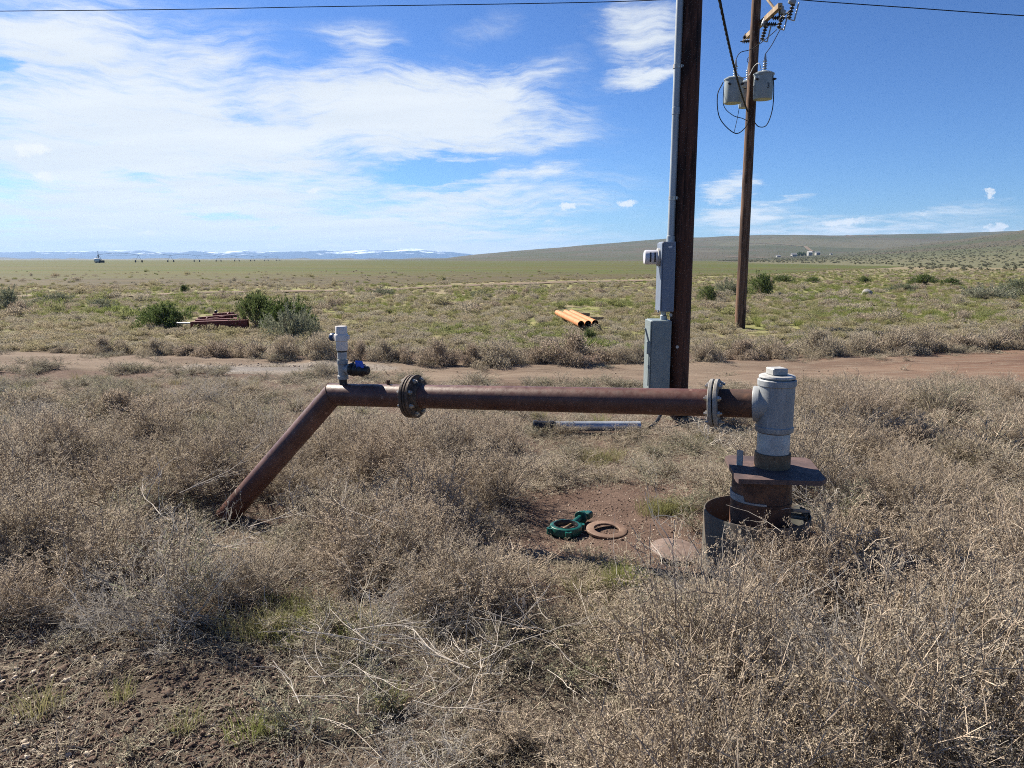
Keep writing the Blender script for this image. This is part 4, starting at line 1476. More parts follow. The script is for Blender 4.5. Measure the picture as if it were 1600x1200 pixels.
wire([P(1186, -8, 19.5), P(1260, 0.5, 19.2), P(1420, 12, 18.6), P(1600, 24.5, 18.0), P(1760, 33, 17.5)], 0.011, 'thin overhead wire sloping across clear blue sky beyond the poles', 'overhead wire', n=30)

# ------------------------------------------------------------------ meadow things
# orange pipes on two timbers
for i, (a, c, lab) in enumerate((((871, 486.5), (908, 507), 'rusty orange steel pipe on the outer field side of the three'),
                                 ((884, 486), (919, 506.5), 'orange steel pipe lying in the middle of the three'),
                                 ((893, 486), (930, 505.5), 'pale orange steel pipe on the far pole side of the three'))):
    g0, g1 = at_z(a[0], a[1] + 2, 0.20), at_z(c[0], c[1] - 0.5, 0.20)
    b = MB()
    L_ = (g1 - g0).length
    b.lathe([(0.073, 0), (0.081, 0), (0.081, L_), (0.073, L_), (0.071, 0)], g0, g1 - g0, 30)
    tag(b.build('steel_pipe', M_ORANGE, origin=g0), lab, 'pipe', 'orange pipes lying in the meadow')
for px0, px1, py, lab in ((856, 920, 495, 'grey timber under the far end of the orange pipes'), (886, 945, 494 + 8, 'grey timber under the near end of the orange pipes')):
    g0, g1 = G(px0, py), G(px1, py - 1)
    c = (g0 + g1) / 2
    b = MB(); b.box((c.x, c.y, gz(c.x, c.y) + 0.07), ((g1 - g0).length, 0.10, 0.10), Matrix.Rotation(R(-3), 3, 'Z'), 0.006)
    tag(b.build('timber', M_ARM, origin=(c.x, c.y, 0)), lab, 'timber')

# red farm implement in the grass
rc_ = G(342, 516)
RX, RY = rc_.x, rc_.y
imp = empty('farm_implement', (RX, RY, 0), 'faded red farm implement of steel beams lying in the grass by the shrub', 'farm implement')
S = 18.9 / FPX


def ri(px, py, dy=0.0): return P(px, py, RY + dy)


def beam(name, a, c, w, h, par=imp):
    b = MB()
    d = (c - a)
    rot = d.to_track_quat('X', 'Z').to_matrix()
    b.box((a + c) / 2, (d.length, w, h), rot, 0.01)
    return b.build(name, M_REDPAINT, par)


beam('front_beam', ri(299, 510, -0.35), ri(388, 507, -0.2), 0.16, 0.24)
beam('cross_beam', ri(310, 500, 0.3), ri(371, 495.5, 0.45), 0.16, 0.15)
beam('rear_beam', ri(333, 493.5, 0.8), ri(366, 491, 0.9), 0.14, 0.12)
beam('middle_beam', ri(306, 503.5, -0.1), ri(380, 501.5, 0.1), 0.14, 0.14)
beam('side_rail', ri(302, 509, -0.3), ri(312, 499, 0.35), 0.10, 0.10)
beam('side_rail', ri(366, 506, -0.2), ri(370, 494, 0.7), 0.10, 0.10)
for (xa, ya, xb, yb, dy_) in ((312, 503, 352, 496, 0.1), (345, 507, 384, 503, -0.15), (322, 498, 338, 506, 0.2), (356, 489, 372, 500, 0.6)):
    beam('loose_bar', ri(xa, ya, dy_), ri(xb, yb, dy_ + 0.2), 0.07, 0.08)
b = MB()
for k in range(9):
    q = ri(316 + k * 6, 504 + random.uniform(-1.5, 1), 0.05)
    b.box(q, (0.06, 0.05, 0.07), Matrix.Rotation(random.random() * 3, 3, 'Y'), 0.01)
b.build('chain', M_RUSTDARK, imp)
b = MB(); b.box(ri(337, 489, 0.85), (0.06, 0.06, 0.12), None, 0.012); b.cyl(ri(337, 486.8, 0.85), ri(339, 485.6, 0.85), 0.03, n=10)
b.build('jack_stand', M_BLACK, imp)
b = MB(); b.path([ri(276, 504.5, 0.0), ri(300, 505, -0.2)], 0.02, 8); b.build('drawbar', M_GALVPALE, imp)
for px in (303, 330, 360):
    b = MB(); q = ri(px, 512, -0.28); b.path([q, Vector((q.x, q.y, 0.0))], 0.035, 8)
    b.build('support_foot', M_REDPAINT, imp)

# boulder
import bmesh


def rock_mesh(name, sx, sy, sz, seed, sub=3):
    bm = bmesh.new(); bmesh.ops.create_icosphere(bm, subdivisions=sub, radius=1)
    for v in bm.verts:
        n = mnoise.fractal(v.co * 1.1 + Vector((seed, seed * 2, 0)), 1.0, 2.0, 4)
        v.co *= 1 + (0.22 if sub > 2 else 0.42) * n
        v.co.x *= sx; v.co.y *= sy; v.co.z *= sz
    me = bpy.data.meshes.new(name); bm.to_mesh(me); bm.free()
    me.polygons.foreach_set('use_smooth', [True] * len(me.polygons))
    me.materials.append(M_STONE)
    return me


g = G(1355, 461)
o = bpy.data.objects.new('boulder', rock_mesh('boulder', 0.27, 0.26, 0.22, 3)); COL.objects.link(o); o.location = (g.x, g.y, 0.08)
tag(o, 'lone rounded grey boulder sitting in the green meadow', 'boulder')

# ------------------------------------------------------------------ far things
pv = empty('center_pivot', (-195, 355, 0), 'long wheeled irrigation pivot standing far out in the crop field', 'irrigation pivot')
b = MB()
tpos = [(-195 - 3.4 * k, 355 + 45 * k) for k in range(9)]
for k in range(9):
    x, y = tpos[k]
    for j in range(2 if k < 8 else 0):
        pass
for k in range(8):
    a, c = Vector((*tpos[k], 3.9)), Vector((*tpos[k + 1], 3.9))
    arc = [a.lerp(c, s / 8) + Vector((0, 0, 0.9 * sin(pi * s / 8))) for s in range(9)]
    b.path(arc, 0.065, 6)
    und = [a.lerp(c, s / 8) + Vector((0, 0, 0.9 * sin(pi * s / 8) - 1.2 * sin(pi * s / 8))) for s in range(9)]
    b.path(und, 0.022, 4)
b.build('pipe_span', M_PIVOT, pv)
for k in range(1, 9):
    x, y = tpos[k]
    tw_ = MB()
    for s in (-1, 1):
        tw_.path([(x + s * 1.7, y, 0.8), (x, y, 3.9)], 0.05, 5)
    tw_.path([(x - 1.9, y, 0.7), (x + 1.9, y, 0.7)], 0.08, 5)
    to = tw_.build('tower', M_PIVOT, pv)
    for s in (-1, 1):
        w_ = MB(); w_.lathe([(0.3, -0.18), (0.62, -0.18), (0.68, -0.1), (0.68, 0.1), (0.62, 0.18), (0.3, 0.18)], (x + s * 1.75, y, 0.68), (1, 0.1, 0), 18, close=True)
        w_.build('wheel', M_RUBBER, to)
pt = MB()
x, y = tpos[0]
for sx_, sy_ in ((-1, -1), (1, -1), (1, 1), (-1, 1)):
    pt.path([(x + sx_ * 1.5, y + sy_ * 1.5, 0), (x, y, 4.0)], 0.09, 5)
pt.path([(x, y, 0), (x, y, 5.6)], 0.12, 6)
pt.build('pivot_tower', M_PIVOT, pv)
# white tank trailer next to the pivot point
tx, ty = (154 - 800) / FPX * 352 * 0.986, 352
tk = empty('water_tank', (tx, ty, 0), 'small whitish tank beside the irrigation pivot tower in the field', 'tank')
b = MB(); b.lathe([(0, -1.3), (0.8, -1.25), (1.0, -1.0), (1.0, 0.9), (0.8, 1.2), (0, 1.25)], (tx - 0.6, ty, 1.25), (1, 0.15, 0), 24); b.build('tank_body', M_WHITEPAINT, tk)
b = MB(); b.box((tx + 1.4, ty, 0.7), (1.9, 1.5, 1.1), None, 0.1); b.build('pump_unit', M_RUBBER, tk)
for s in (-1.2, 0.2):
    b = MB(); b.box((tx + s, ty, 0.2), (0.25, 1.4, 0.5), None, 0.03)
    b.build('cradle', M_PIVOT, tk)


def house(px, Yd, w, d, h, rh, label, cat, roofm=M_ROOFGREY, name='farm_building'):
    x, y = hp(px, Yd)
    z = hz(x, y)
    e = empty(name, (x, y, z), label, cat)
    b = MB(); b.box((x, y, z + h / 2 - 0.5), (w, d, h + 1.0)); b.build('wall', M_FARWALL, e, smooth=0)
    b = MB()
    o_ = 0.3
    vs = [(x - w / 2 - o_, y - d / 2 - o_, z + h + 0.003), (x + w / 2 + o_, y - d / 2 - o_, z + h + 0.003), (x + w / 2 + o_, y + d / 2 + o_, z + h + 0.003), (x - w / 2 - o_, y + d / 2 + o_, z + h + 0.003),
          (x - w / 2 - o_, y, z + h + rh), (x + w / 2 + o_, y, z + h + rh)]
    b.add(vs, [(0, 1, 5, 4), (2, 3, 4, 5), (0, 4, 3), (1, 2, 5), (0, 3, 2, 1)])
    b.build('roof', roofm, e, smooth=0)
    for k in (-0.28, 0.22):
        b = MB(); b.box((x + k * w, y - d / 2 - 0.03, z + h * 0.55), (w * 0.14, 0.08, h * 0.35)); b.build('window', M_DARKGLASS, e, smooth=0)
    b = MB(); b.box((x, y - d / 2 - 0.03, z + 0.95), (0.9, 0.08, 1.9)); b.build('door', M_ROOFGREY, e, smooth=0)


house(1258, 985, 5.0, 6, 4.4, 1.0, 'taller white farm building standing uphill in the far farmstead', 'farm building', M_WHITEPAINT)
house(1270, 990, 5.0, 6, 3.6, 1.2, 'white shed at the outer end of the far farmstead', 'shed', name='farm_shed')
house(1234, 930, 6.0, 6, 2.6, 1.4, 'low white house in front of dark trees at the far farmstead', 'house', name='farm_house')
house(1210, 960, 4.5, 5, 1.8, 0.8, 'tiny pale shed alone on the field side of the far farmstead', 'shed', name='farm_shed')
house(1291, 945, 2.6, 3, 1.3, 0.5, 'very small white box shed on the hill side of the far farmstead', 'shed', name='farm_shed')


# ------------------------------------------------------------------ plants: meshes
class Flk:
    """Ribbons (stems) and rhombic flakes (leaves), kept as numpy arrays."""

    def __init__(self, seed):
        self.r = np.random.default_rng(seed)
        self.V, self.F, self.A, self.n = [], [], [], 0
        self.M = []

    def flakes(self, Pp, D, L, W, mat=0, vlo=0.0, vhi=1.0):
        n = len(Pp)
        D = D / (np.linalg.norm(D, axis=1, keepdims=True) + 1e-9)
        S = np.cross(D, self.r.normal(size=(n, 3)))
        S /= (np.linalg.norm(S, axis=1, keepdims=True) + 1e-9)
        L = np.asarray(L).reshape(-1, 1) * np.ones((n, 1)); W = np.asarray(W).reshape(-1, 1) * np.ones((n, 1))
        bend = np.cross(D, S) * L * 0.15
        v = np.stack([Pp, Pp + D * L * 0.5 + S * W + bend, Pp + D * L, Pp + D * L * 0.5 - S * W + bend], 1).reshape(-1, 3)
        f = np.arange(4 * n).reshape(n, 4) + self.n
        val = np.repeat(self.r.uniform(vlo, vhi, n), 4)
        self.V.append(v); self.F.append(f); self.A.append(val); self.n += 4 * n
        self.M.append(np.full(n, mat))

    def ribbon(self, pts, w0, w1, mat=0, val=None):
        pts = np.asarray(pts, float)
        m = len(pts)
        d = pts[-1] - pts[0]
        s = np.cross(d, self.r.normal(size=3)); s /= (np.linalg.norm(s) + 1e-9)
        w = np.linspace(w0, w1, m).reshape(-1, 1)
        v = np.stack([pts + s * w, pts - s * w], 1).reshape(-1, 3)
        k = np.arange(m - 1)
        f = np.stack([2 * k, 2 * k + 1, 2 * k + 3, 2 * k + 2], 1) + self.n
        self.V.append(v); self.F.append(f); self.A.append(np.full(2 * m, self.r.uniform(0.3, 1) if val is None else val)); self.n += 2 * m
        self.M.append(np.full(m - 1, mat))

    def mesh(self, name, mats):
        V, F, A, Mi = np.concatenate(self.V), np.concatenate(self.F), np.concatenate(self.A), np.concatenate(self.M)
        me = bpy.data.meshes.new(name)
        me.vertices.add(len(V)); me.vertices.foreach_set('co', V.astype(np.float32).ravel())
        me.loops.add(F.size); me.loops.foreach_set('vertex_index', F.astype(np.int32).ravel())
        me.polygons.add(len(F)); me.polygons.foreach_set('loop_start', np.arange(0, F.size, 4, dtype=np.int32))
        me.polygons.foreach_set('material_index', Mi.astype(np.int32))
        at = me.attributes.new('v', 'FLOAT', 'POINT'); at.data.foreach_set('value', A.astype(np.float32))
        for m_ in mats: me.materials.append(m_)
        me.update(calc_edges=True)
        return me


def unit(v): return v / (np.linalg.norm(v) + 1e-9)


def clump(seed, h, r, nst, ntw, nfl, fl, fw, sw=0.0020, upright=0.6, leafy=1.0, lo=0.15):
    """Dry bushy weed: stems fan out of one root, side twigs carry small curled leaves."""
    F = Flk(seed); q = F.r
    for _ in range(nst):
        a = q.uniform(0, 2 * pi); l = q.uniform(0.05, 1) ** 0.7
        out = np.array([cos(a), sin(a), 0])
        hh = h * q.uniform(0.65, 1.05) * (1 - 0.35 * l * l)
        t = np.linspace(0, 1, 6)
        side = np.array([-sin(a), cos(a), 0]) * q.normal(0, 0.12 * r)
        pts = out[None] * (r * l * t ** (0.75 + upright * 0.5))[:, None] + np.array([0, 0, 1])[None] * (hh * (t ** 0.9))[:, None] + side[None] * (t ** 2)[:, None]
        pts[1:] += q.normal(0, 0.012 * h, (5, 3))
        F.ribbon(pts, sw * 1.3, sw * 0.5, 1)
        for _ in range(ntw):
            k = q.uniform(lo, 1.0)
            i = min(4, int(k * 5)); b0 = pts[i] + (pts[i + 1] - pts[i]) * (k * 5 - i)
            d = unit(unit(pts[i + 1] - pts[i]) * 0.7 + unit(q.normal(size=3)) * 0.9 + np.array([0, 0, 0.35 * upright]))
            L = h * q.uniform(0.12, 0.34) * (1.25 - 0.6 * k)
            e = b0 + d * L; e2 = b0 + d * L * 0.5 + q.normal(0, 0.06 * L, 3)
            tw = np.stack([b0, e2, e])
            F.ribbon(tw, sw * 0.7, sw * 0.35, 1)
            nf = max(1, int(q.poisson(nfl * leafy)))
            s = q.uniform(0.1, 1.05, nf)[:, None]
            pp = b0 + (e - b0) * s + q.normal(0, 0.05 * L, (nf, 3))
            dd = d[None] * 0.6 + q.normal(size=(nf, 3)) * 0.8
            F.flakes(pp, dd, fl * q.uniform(0.5, 1.4, nf), fw * q.uniform(0.5, 1.3, nf))
    return F


def tangle(seed, r, nst, sw, depth=3, nfl=3, fl=0.007, fw=0.0016):
    """Bare, bleached skeleton weed: curved forking stems in a flattened ball."""
    F = Flk(seed); q = F.r

    def go(p, d, L, w, dep):
        m = 5
        pts = [p]
        for _ in range(m):
            d = unit(d + q.normal(0, 0.22, 3) + np.array([0, 0, 0.05]))
            p = p + d * L / m
            p[2] = max(p[2], 0.01)
            pts.append(p)
        F.ribbon(np.array(pts), w, w * 0.6, 0)
        if dep <= 1:
            n = q.poisson(nfl)
            if n:
                s = q.integers(1, m + 1, n)
                F.flakes(np.array(pts)[s], q.normal(size=(n, 3)), fl * q.uniform(0.5, 1.3, n), fw)
        if dep > 0:
            for _ in range(q.integers(2, 5)):
                k = q.integers(1, m + 1)
                go(np.array(pts[k]), unit(d + q.normal(0, 0.75, 3)), L * q.uniform(0.45, 0.75), w * 0.65, dep - 1)

    for _ in range(nst):
        a = q.uniform(0, 2 * pi)
        go(np.array([0.0, 0.0, 0.02]), unit(np.array([cos(a), sin(a), q.uniform(0.15, 1.1)])), r * q.uniform(0.5, 0.8), sw, depth)
    return F


def tuft(seed, h, r, nbl, w, lean=0.5, nfl=0, fl=0.01, fw=0.002):
    F = Flk(seed); q = F.r
    for _ in range(nbl):
        a, rr = q.uniform(0, 2 * pi), r * sqrt(q.uniform())
        b0 = np.array([cos(a) * rr, sin(a) * rr, 0]); hh = h * q.uniform(0.4, 1.1)
        d = np.array([cos(a), sin(a), 0]) * q.uniform(0, lean) * hh + np.array([*q.normal(0, 0.2 * hh, 2), 0])
        pts = [b0, b0 + d * 0.25 + np.array([0, 0, hh * 0.5]), b0 + d * 0.65 + np.array([0, 0, hh * 0.85]), b0 + d * 1.1 + np.array([0, 0, hh * 0.95])]
        F.ribbon(pts, w, w * 0.2, 0, q.uniform(0.1, 1))
    if nfl:
        pp = np.stack([q.normal(0, r * 0.6, nfl), q.normal(0, r * 0.6, nfl), q.uniform(0, h * 0.6, nfl)], 1)
        F.flakes(pp, q.normal(size=(nfl, 3)), fl * q.uniform(0.5, 1.4, nfl), fw)
    return F


def bushmesh(seed, nfl, fl, fw, lobes=9, stretch=0.9, up=0.5, wide=False, sprigs=0):
    """Unit bush (radius about 1, height about 1): leaf flakes thickest in uneven lobes near its outside."""
    F = Flk(seed); q = F.r
    L = []
    for _ in range(lobes):
        a, rr = q.uniform(0, 2 * pi), q.uniform(0.15, 0.72)
        if wide:
            rr = q.uniform(0.1, 0.95)
            L.append((np.array([cos(a) * rr, sin(a) * rr, q.uniform(0.10, 0.72) * (1.05 - 0.75 * rr * rr)]), q.uniform(0.18, 0.34)))
            continue
        L.append((np.array([cos(a) * rr, sin(a) * rr, q.uniform(0.25, 0.68) * (1.1 - 0.45 * rr)]), q.uniform(0.22, 0.42)))
    per = nfl // lobes
    for c, s in L:
        d = q.normal(size=(per, 3)); d /= np.linalg.norm(d, axis=1, keepdims=True)
        rad = s * q.uniform(0.15, 1.08, per) ** 0.55
        p = c + d * rad[:, None] * np.array([1, 1, stretch])
        keep = p[:, 2] > 0.0
        p, d = p[keep], d[keep]
        dd = d * 0.5 + np.array([0, 0, up]) + q.normal(0, 0.6, p.shape)
        F.flakes(p, dd, fl * q.uniform(0.5, 1.5, len(p)), fw * q.uniform(0.6, 1.3, len(p)))
    for _ in range(sprigs):
        a, rr = q.uniform(0, 2 * pi), q.uniform(0.1, 0.95)
        b0 = np.array([cos(a) * rr * 0.75, sin(a) * rr * 0.75, q.uniform(0.3, 0.75) * (1.1 - 0.5 * rr)])
        d = unit(np.array([cos(a) * rr * 0.9, sin(a) * rr * 0.9, q.uniform(0.6, 1.4)]) + q.normal(0, 0.2, 3))
        L_ = q.uniform(0.22, 0.5)
        m_ = 60
        t = q.uniform(0, 1, m_)
        p = b0 + d * (t * L_)[:, None] + q.normal(size=(m_, 3)) * (0.055 * (1.1 - t))[:, None]
        F.flakes(p, d[None] + q.normal(0, 0.55, (m_, 3)), fl * q.uniform(0.5, 1.2, m_), fw * q.uniform(0.5, 1.1, m_))
    return F


def branchmesh(seed, n, w=0.012):
    F = Flk(seed); q = F.r
    for _ in range(n):
        a, l = q.uniform(0, 2 * pi), q.uniform(0.2, 0.95)
        t = np.linspace(0, 1, 5)[:, None]
        pts = np.array([cos(a) * l, sin(a) * l, 0])[None] * t ** 1.2 + np.array([0, 0, q.uniform(0.6, 1.02) * (1 - 0.3 * l)])[None] * t + np.concatenate([np.zeros((1, 3)), q.normal(0, 0.035, (4, 3))])
        F.ribbon(pts, w, w * 0.3, 0)
    return F


def src_collection(name, meshes):
    c = bpy.data.collections.new(name)
    for i, me in enumerate(meshes):
        o = bpy.data.objects.new('%s_%02d' % (name, i), me)
        c.objects.link(o)
    return c


def scatter(name, label, cat, coll, pts, m):
    """One stuff object: its vertices carry plant copies. pts: rows of x, y, z, tilt x, tilt y, turn, scale x, scale z, variant, tint."""
    a = np.array(pts, float)
    me = bpy.data.meshes.new(name)
    me.vertices.add(len(a)); me.vertices.foreach_set('co', a[:, :3].astype(np.float32).ravel())
    me.attributes.new('rot', 'FLOAT_VECTOR', 'POINT').data.foreach_set('vector', a[:, 3:6].astype(np.float32).ravel())
    me.attributes.new('scl', 'FLOAT_VECTOR', 'POINT').data.foreach_set('vector', np.stack([a[:, 6], a[:, 6], a[:, 7]], 1).astype(np.float32).ravel())
    me.attributes.new('idx', 'INT', 'POINT').data.foreach_set('value', a[:, 8].astype(np.int32))
    me.attributes.new('tint', 'FLOAT', 'POINT').data.foreach_set('value', a[:, 9].astype(np.float32))
    me.materials.append(m)
    o = bpy.data.objects.new(name, me); COL.objects.link(o)
    g = bpy.data.node_groups.new(name + '_scatter', 'GeometryNodeTree')
    g.interface.new_socket('Geometry', in_out='INPUT', socket_type='NodeSocketGeometry')
    g.interface.new_socket('Geometry', in_out='OUTPUT', socket_type='NodeSocketGeometry')
    N, Lk = g.nodes, g.links
    gi, go = N.new('NodeGroupInput'), N.new('NodeGroupOutput')
    ci = N.new('GeometryNodeCollectionInfo'); ci.inputs['Collection'].default_value = coll
    ci.inputs['Separate Children'].default_value = True; ci.inputs['Reset Children'].default_value = True
    ip = N.new('GeometryNodeInstanceOnPoints'); ip.inputs['Pick Instance'].default_value = True

    def na(nm, ty):
        n = N.new('GeometryNodeInputNamedAttribute'); n.data_type = ty; n.inputs['Name'].default_value = nm
        return n.outputs[0]

    er = N.new('FunctionNodeEulerToRotation')
    Lk.new(na('rot', 'FLOAT_VECTOR'), er.inputs[0])
    Lk.new(gi.outputs[0], ip.inputs['Points']); Lk.new(ci.outputs[0], ip.inputs['Instance'])
    Lk.new(na('idx', 'INT'), ip.inputs['Instance Index']); Lk.new(er.outputs[0], ip.inputs['Rotation']); Lk.new(na('scl', 'FLOAT_VECTOR'), ip.inputs['Scale'])
    Lk.new(ip.outputs[0], go.inputs[0])
    md = o.modifiers.new('scatter', 'NODES'); md.node_group = g
    return tag(o, label, cat, None, 'stuff')


# source plants
W_BROWN = [clump(100 + i, 0.42, 0.30, 22, 10, 17, 0.0098, 0.0017, upright=0.7) for i in range(5)]
W_LOW = [clump(140 + i, 0.20, 0.24, 16, 7, 10, 0.010, 0.0022, upright=0.35) for i in range(4)]
W_SKEL = [tangle(160 + i, 0.36, 6, 0.0024) for i in range(4)]
me_brown = [f.mesh('brown_weed', [M_WEED, M_STEM]) for f in W_BROWN]
me_low = [f.mesh('low_weed', [M_STRAW, M_STEM]) for f in W_LOW]
me_skel = [f.mesh('skeleton_weed', [M_GREYWEED]) for f in W_SKEL]
me_straw = [clump(180 + i, 0.34, 0.28, 22, 9, 12, 0.0105, 0.0017, upright=0.85).mesh('straw_weed', [M_STRAW, M_STEM]) for i in range(3)]
me_gtuft = [tuft(200 + i, 0.16, 0.09, 90, 0.0016).mesh('grass_tuft', [M_GRASS]) for i in range(3)]
me_litter = [tuft(210 + i, 0.05, 0.20, 60, 0.0018, 2.5, 260, 0.014, 0.0016).mesh('straw_litter', [M_STRAW]) for i in range(3)]
C_NEAR = src_collection('near_weeds', me_brown + me_straw + me_skel + me_low)   # 0-4 brown, 5-7 straw, 8-11 skeleton, 12-15 low
C_GRASS = src_collection('near_grass', me_gtuft)
C_LITTER = src_collection('near_litter', me_litter)

# ------------------------------------------------------------------ plants: where they stand
ROAD_N = lambda px: interp(px, near_e)
ROAD_F = lambda px: interp(px, far_edge)


def ell(px, py, cx_, cy_, rx, ry): return ((px - cx_) / rx) ** 2 + ((py - cy_) / ry) ** 2


BARE = [(930, 820, 140, 50), (860, 800, 70, 34), (1050, 866, 66, 22), (985, 775, 60, 20)]


MC = []
for _i in range(-22, 23):
    for _j in range(2, 26):
        MC.append((_i * 0.74 + random.uniform(-0.28, 0.28) + (_j % 2) * 0.37, _j * 0.66 + random.uniform(-0.26, 0.26), random.uniform(0.65, 1.25)))
MCA = np.array(MC)


def mound(x, y):
    """Rounded hummocks: 1 at the middle of a weed, about 0 in the gaps between weeds; with the weed's own size."""
    d = np.sqrt((MCA[:, 0] - x) ** 2 + (MCA[:, 1] - y) ** 2) / (0.44 * MCA[:, 2])
    k = int(np.argmin(d))
    return max(0.0, 1 - d[k] ** 2), MCA[k, 2], k


def cover(px, py, x, y):
    """How the weeds stand at a piece of ground: (share covered, height, kinds)."""
    n = mnoise.noise(Vector((x * 0.9, y * 0.9, 9.0)))
    n2 = mnoise.noise(Vector((x * 0.35, y * 0.35, 4.0)))
    for e in BARE:
        if ell(px, py, *e) < 1.0 + 0.25 * n: return 0.02, 0.5, 'low'
    if ell(px, py, 1180, 840, 85, 50) < 1 and py < 885: return 0.0, 0.5, 'low'
    if py > 995 + 26 * n and px < 430 + 60 * n: return 0.10, 0.55, 'low'
    if py > 1150 and px < 520: return 0.15, 0.5, 'low'
    if 800 < px < 1135 and 850 < py < 1010: return 0.95, 0.30 + 0.40 * max(0, (py - 930) / 80) + 0.1 * n, 'low'
    if 560 < px < 860 and 800 < py < 920 and px > 700: return 0.9, 0.6 + 0.2 * n, 'brown'
    if ell(px, py, 460, 1000, 110, 70) < 1: return 0.55, 0.7, 'grassy'
    if 330 < px < 1010 and py > 985 + 30 * n: return 0.60, 0.72 + 0.3 * n, 'mixlow'
    if px >= 1010 and py > 880: return 1.0, 1.08 + 0.35 * n, 'brown'
    if px < 345 and py > 735: return 1.0, 0.92 + 0.3 * n, 'brown'
    if 285 <= px <= 440 and 765 < py < 890: return 0.18, 0.22, 'low'
    if 330 < px < 1010 and py > 860: return 1.0, 0.88 + 0.35 * n, 'brown'
    if 400 < px < 800 and py > 690: return 1.0, 0.85 + 0.3 * n, 'brown'
    if px < 430 and py > 690: return 1.0, 0.8 + 0.25 * n, 'brown'
    if px > 1240 and py > 650: return 1.0, 0.85 + 0.4 * n, 'brownmix'
    if px < 430: return 0.85, 0.60 + 0.45 * max(n, n2), 'greygreen'
    if px > 1180: return 0.9, 0.85 + 0.4 * n, 'brownmix'
    if py < 672: return 0.45, 0.38 + 0.2 * n, 'straw'
    return 0.75, 0.46 + 0.25 * n, 'straw'


KIND = {'low': [(12, 15, 1.0)], 'grassy': [(12, 15, 0.7), (5, 7, 0.3)], 'mixlow': [(12, 15, 0.62), (8, 11, 0.18), (0, 4, 0.20)],
        'brown': [(0, 4, 0.72), (5, 7, 0.14), (8, 11, 0.14)], 'skel': [(8, 11, 0.7), (12, 15, 0.3)],
        'brownmix': [(0, 4, 0.45), (5, 7, 0.38), (8, 11, 0.17)], 'greygreen': [(5, 7, 0.55), (12, 15, 0.25), (8, 11, 0.2)], 'straw': [(5, 7, 0.55), (12, 15, 0.35), (8, 11, 0.10)]}

near_pts, grass_pts, litter_pts = [], [], []
ur = random.uniform
yv = 1.75
while yv < 10.9:
    step = 0.165 + 0.008 * max(0, yv - 4)
    xw = yv * 0.76 + 0.8
    xv = -xw
    while xv < xw:
        x, y = xv + ur(-0.5, 0.5) * step * 1.3, yv + ur(-0.5, 0.5) * step * 1.3
        xv += step
        px, py = proj(x, y)
        if py < ROAD_N(px) - 3 + 7 * mnoise.noise(Vector((x * 0.7, y * 0.7, 0))): continue
        if any((x - q.x) ** 2 + (y - q.y) ** 2 < rr_2 for q, rr_2 in ((vc, 0.07), (tf, 0.03), (rc, 0.045), (pc, 0.055))): continue
        if abs(x - pc.x) < 0.22 and pc.y - 0.42 < y < pc.y and random.random() < 0.75: continue
        cov, hgt, kd = cover(px, py, x, y)
        z = gz(x, y)
        if random.random() < (0.62 if kd == 'low' and py > 960 else 0.9) and not (kd == 'low' and cov < 0.05):
            litter_pts.append((x, y, z, 0, 0, ur(0, 6.28), ur(0.7, 1.2), ur(0.6, 1.2), random.randrange(3), ur(0, 0.5)))
        gp_ = 0.22 if kd == 'grassy' else 0.10 if kd == 'greygreen' else 0.03 if kd != 'low' else 0.05
        if random.random() < gp_:
            grass_pts.append((x, y, z, 0, 0, ur(0, 6.28), ur(0.7, 1.2), ur(0.4, 0.9), random.randrange(3), ur(0.3, 1)))
        if random.random() > cov: continue
        if py < ROAD_N(px) + 55: hgt *= 0.40 + 0.60 * max(0, py - ROAD_N(px)) / 55
        if 285 < px < 460 and 860 <= py < 945: hgt = min(hgt, 0.60)
        # keep the foot of the inclined pipe and the ring's mouth clear
        if abs(x - DIP.x - 0.15) < 0.55 and DIP.y - 1.1 < y < DIP.y + 0.1: hgt = min(hgt, 0.42)
        if (x - DC.x) ** 2 + (y - DC.y) ** 2 < 0.36 ** 2: continue
        if (x - TEE.x) ** 2 + (y - TEE.y) ** 2 < 0.8 ** 2 and y < TEE.y: hgt = min(hgt, 0.80) if px > 1135 else min(hgt, 0.45)
        if kd in ('brown', 'brownmix', 'greygreen', 'straw', 'mixlow'):
            mo_, sz_, mk_ = mound(x, y)
            if mo_ < 0.24 and random.random() < 0.90: continue
            hgt *= (0.22 + 1.14 * mo_) * (0.68 + 0.38 * sz_)
        else: mk_ = None
        # each hummock is mostly one plant of one colour
        hk = random.Random(mk_ * 7 + 3) if mk_ is not None else None
        rnd, kk = (hk.random() if hk and random.random() < 0.8 else random.random()), KIND[kd]
        mt_ = hk.random() if hk else None
        for lo_, hi_, wgt in kk:
            if rnd < wgt: break
            rnd -= wgt
        vi = random.randint(lo_, hi_)
        hs = max(0.28, hgt) * ur(0.85, 1.15)
        near_pts.append((x, y, z - 0.01, ur(-0.2, 0.2), ur(-0.2, 0.2), ur(0, 6.28), ur(0.85, 1.15) * (0.75 + 0.3 * hs), hs, vi, (ur(0, 0.75) if mt_ is None else min(1, max(0, mt_ * 1.1 + ur(-0.15, 0.15)))) if kd != 'greygreen' else ur(0.4, 1)))
    yv += step
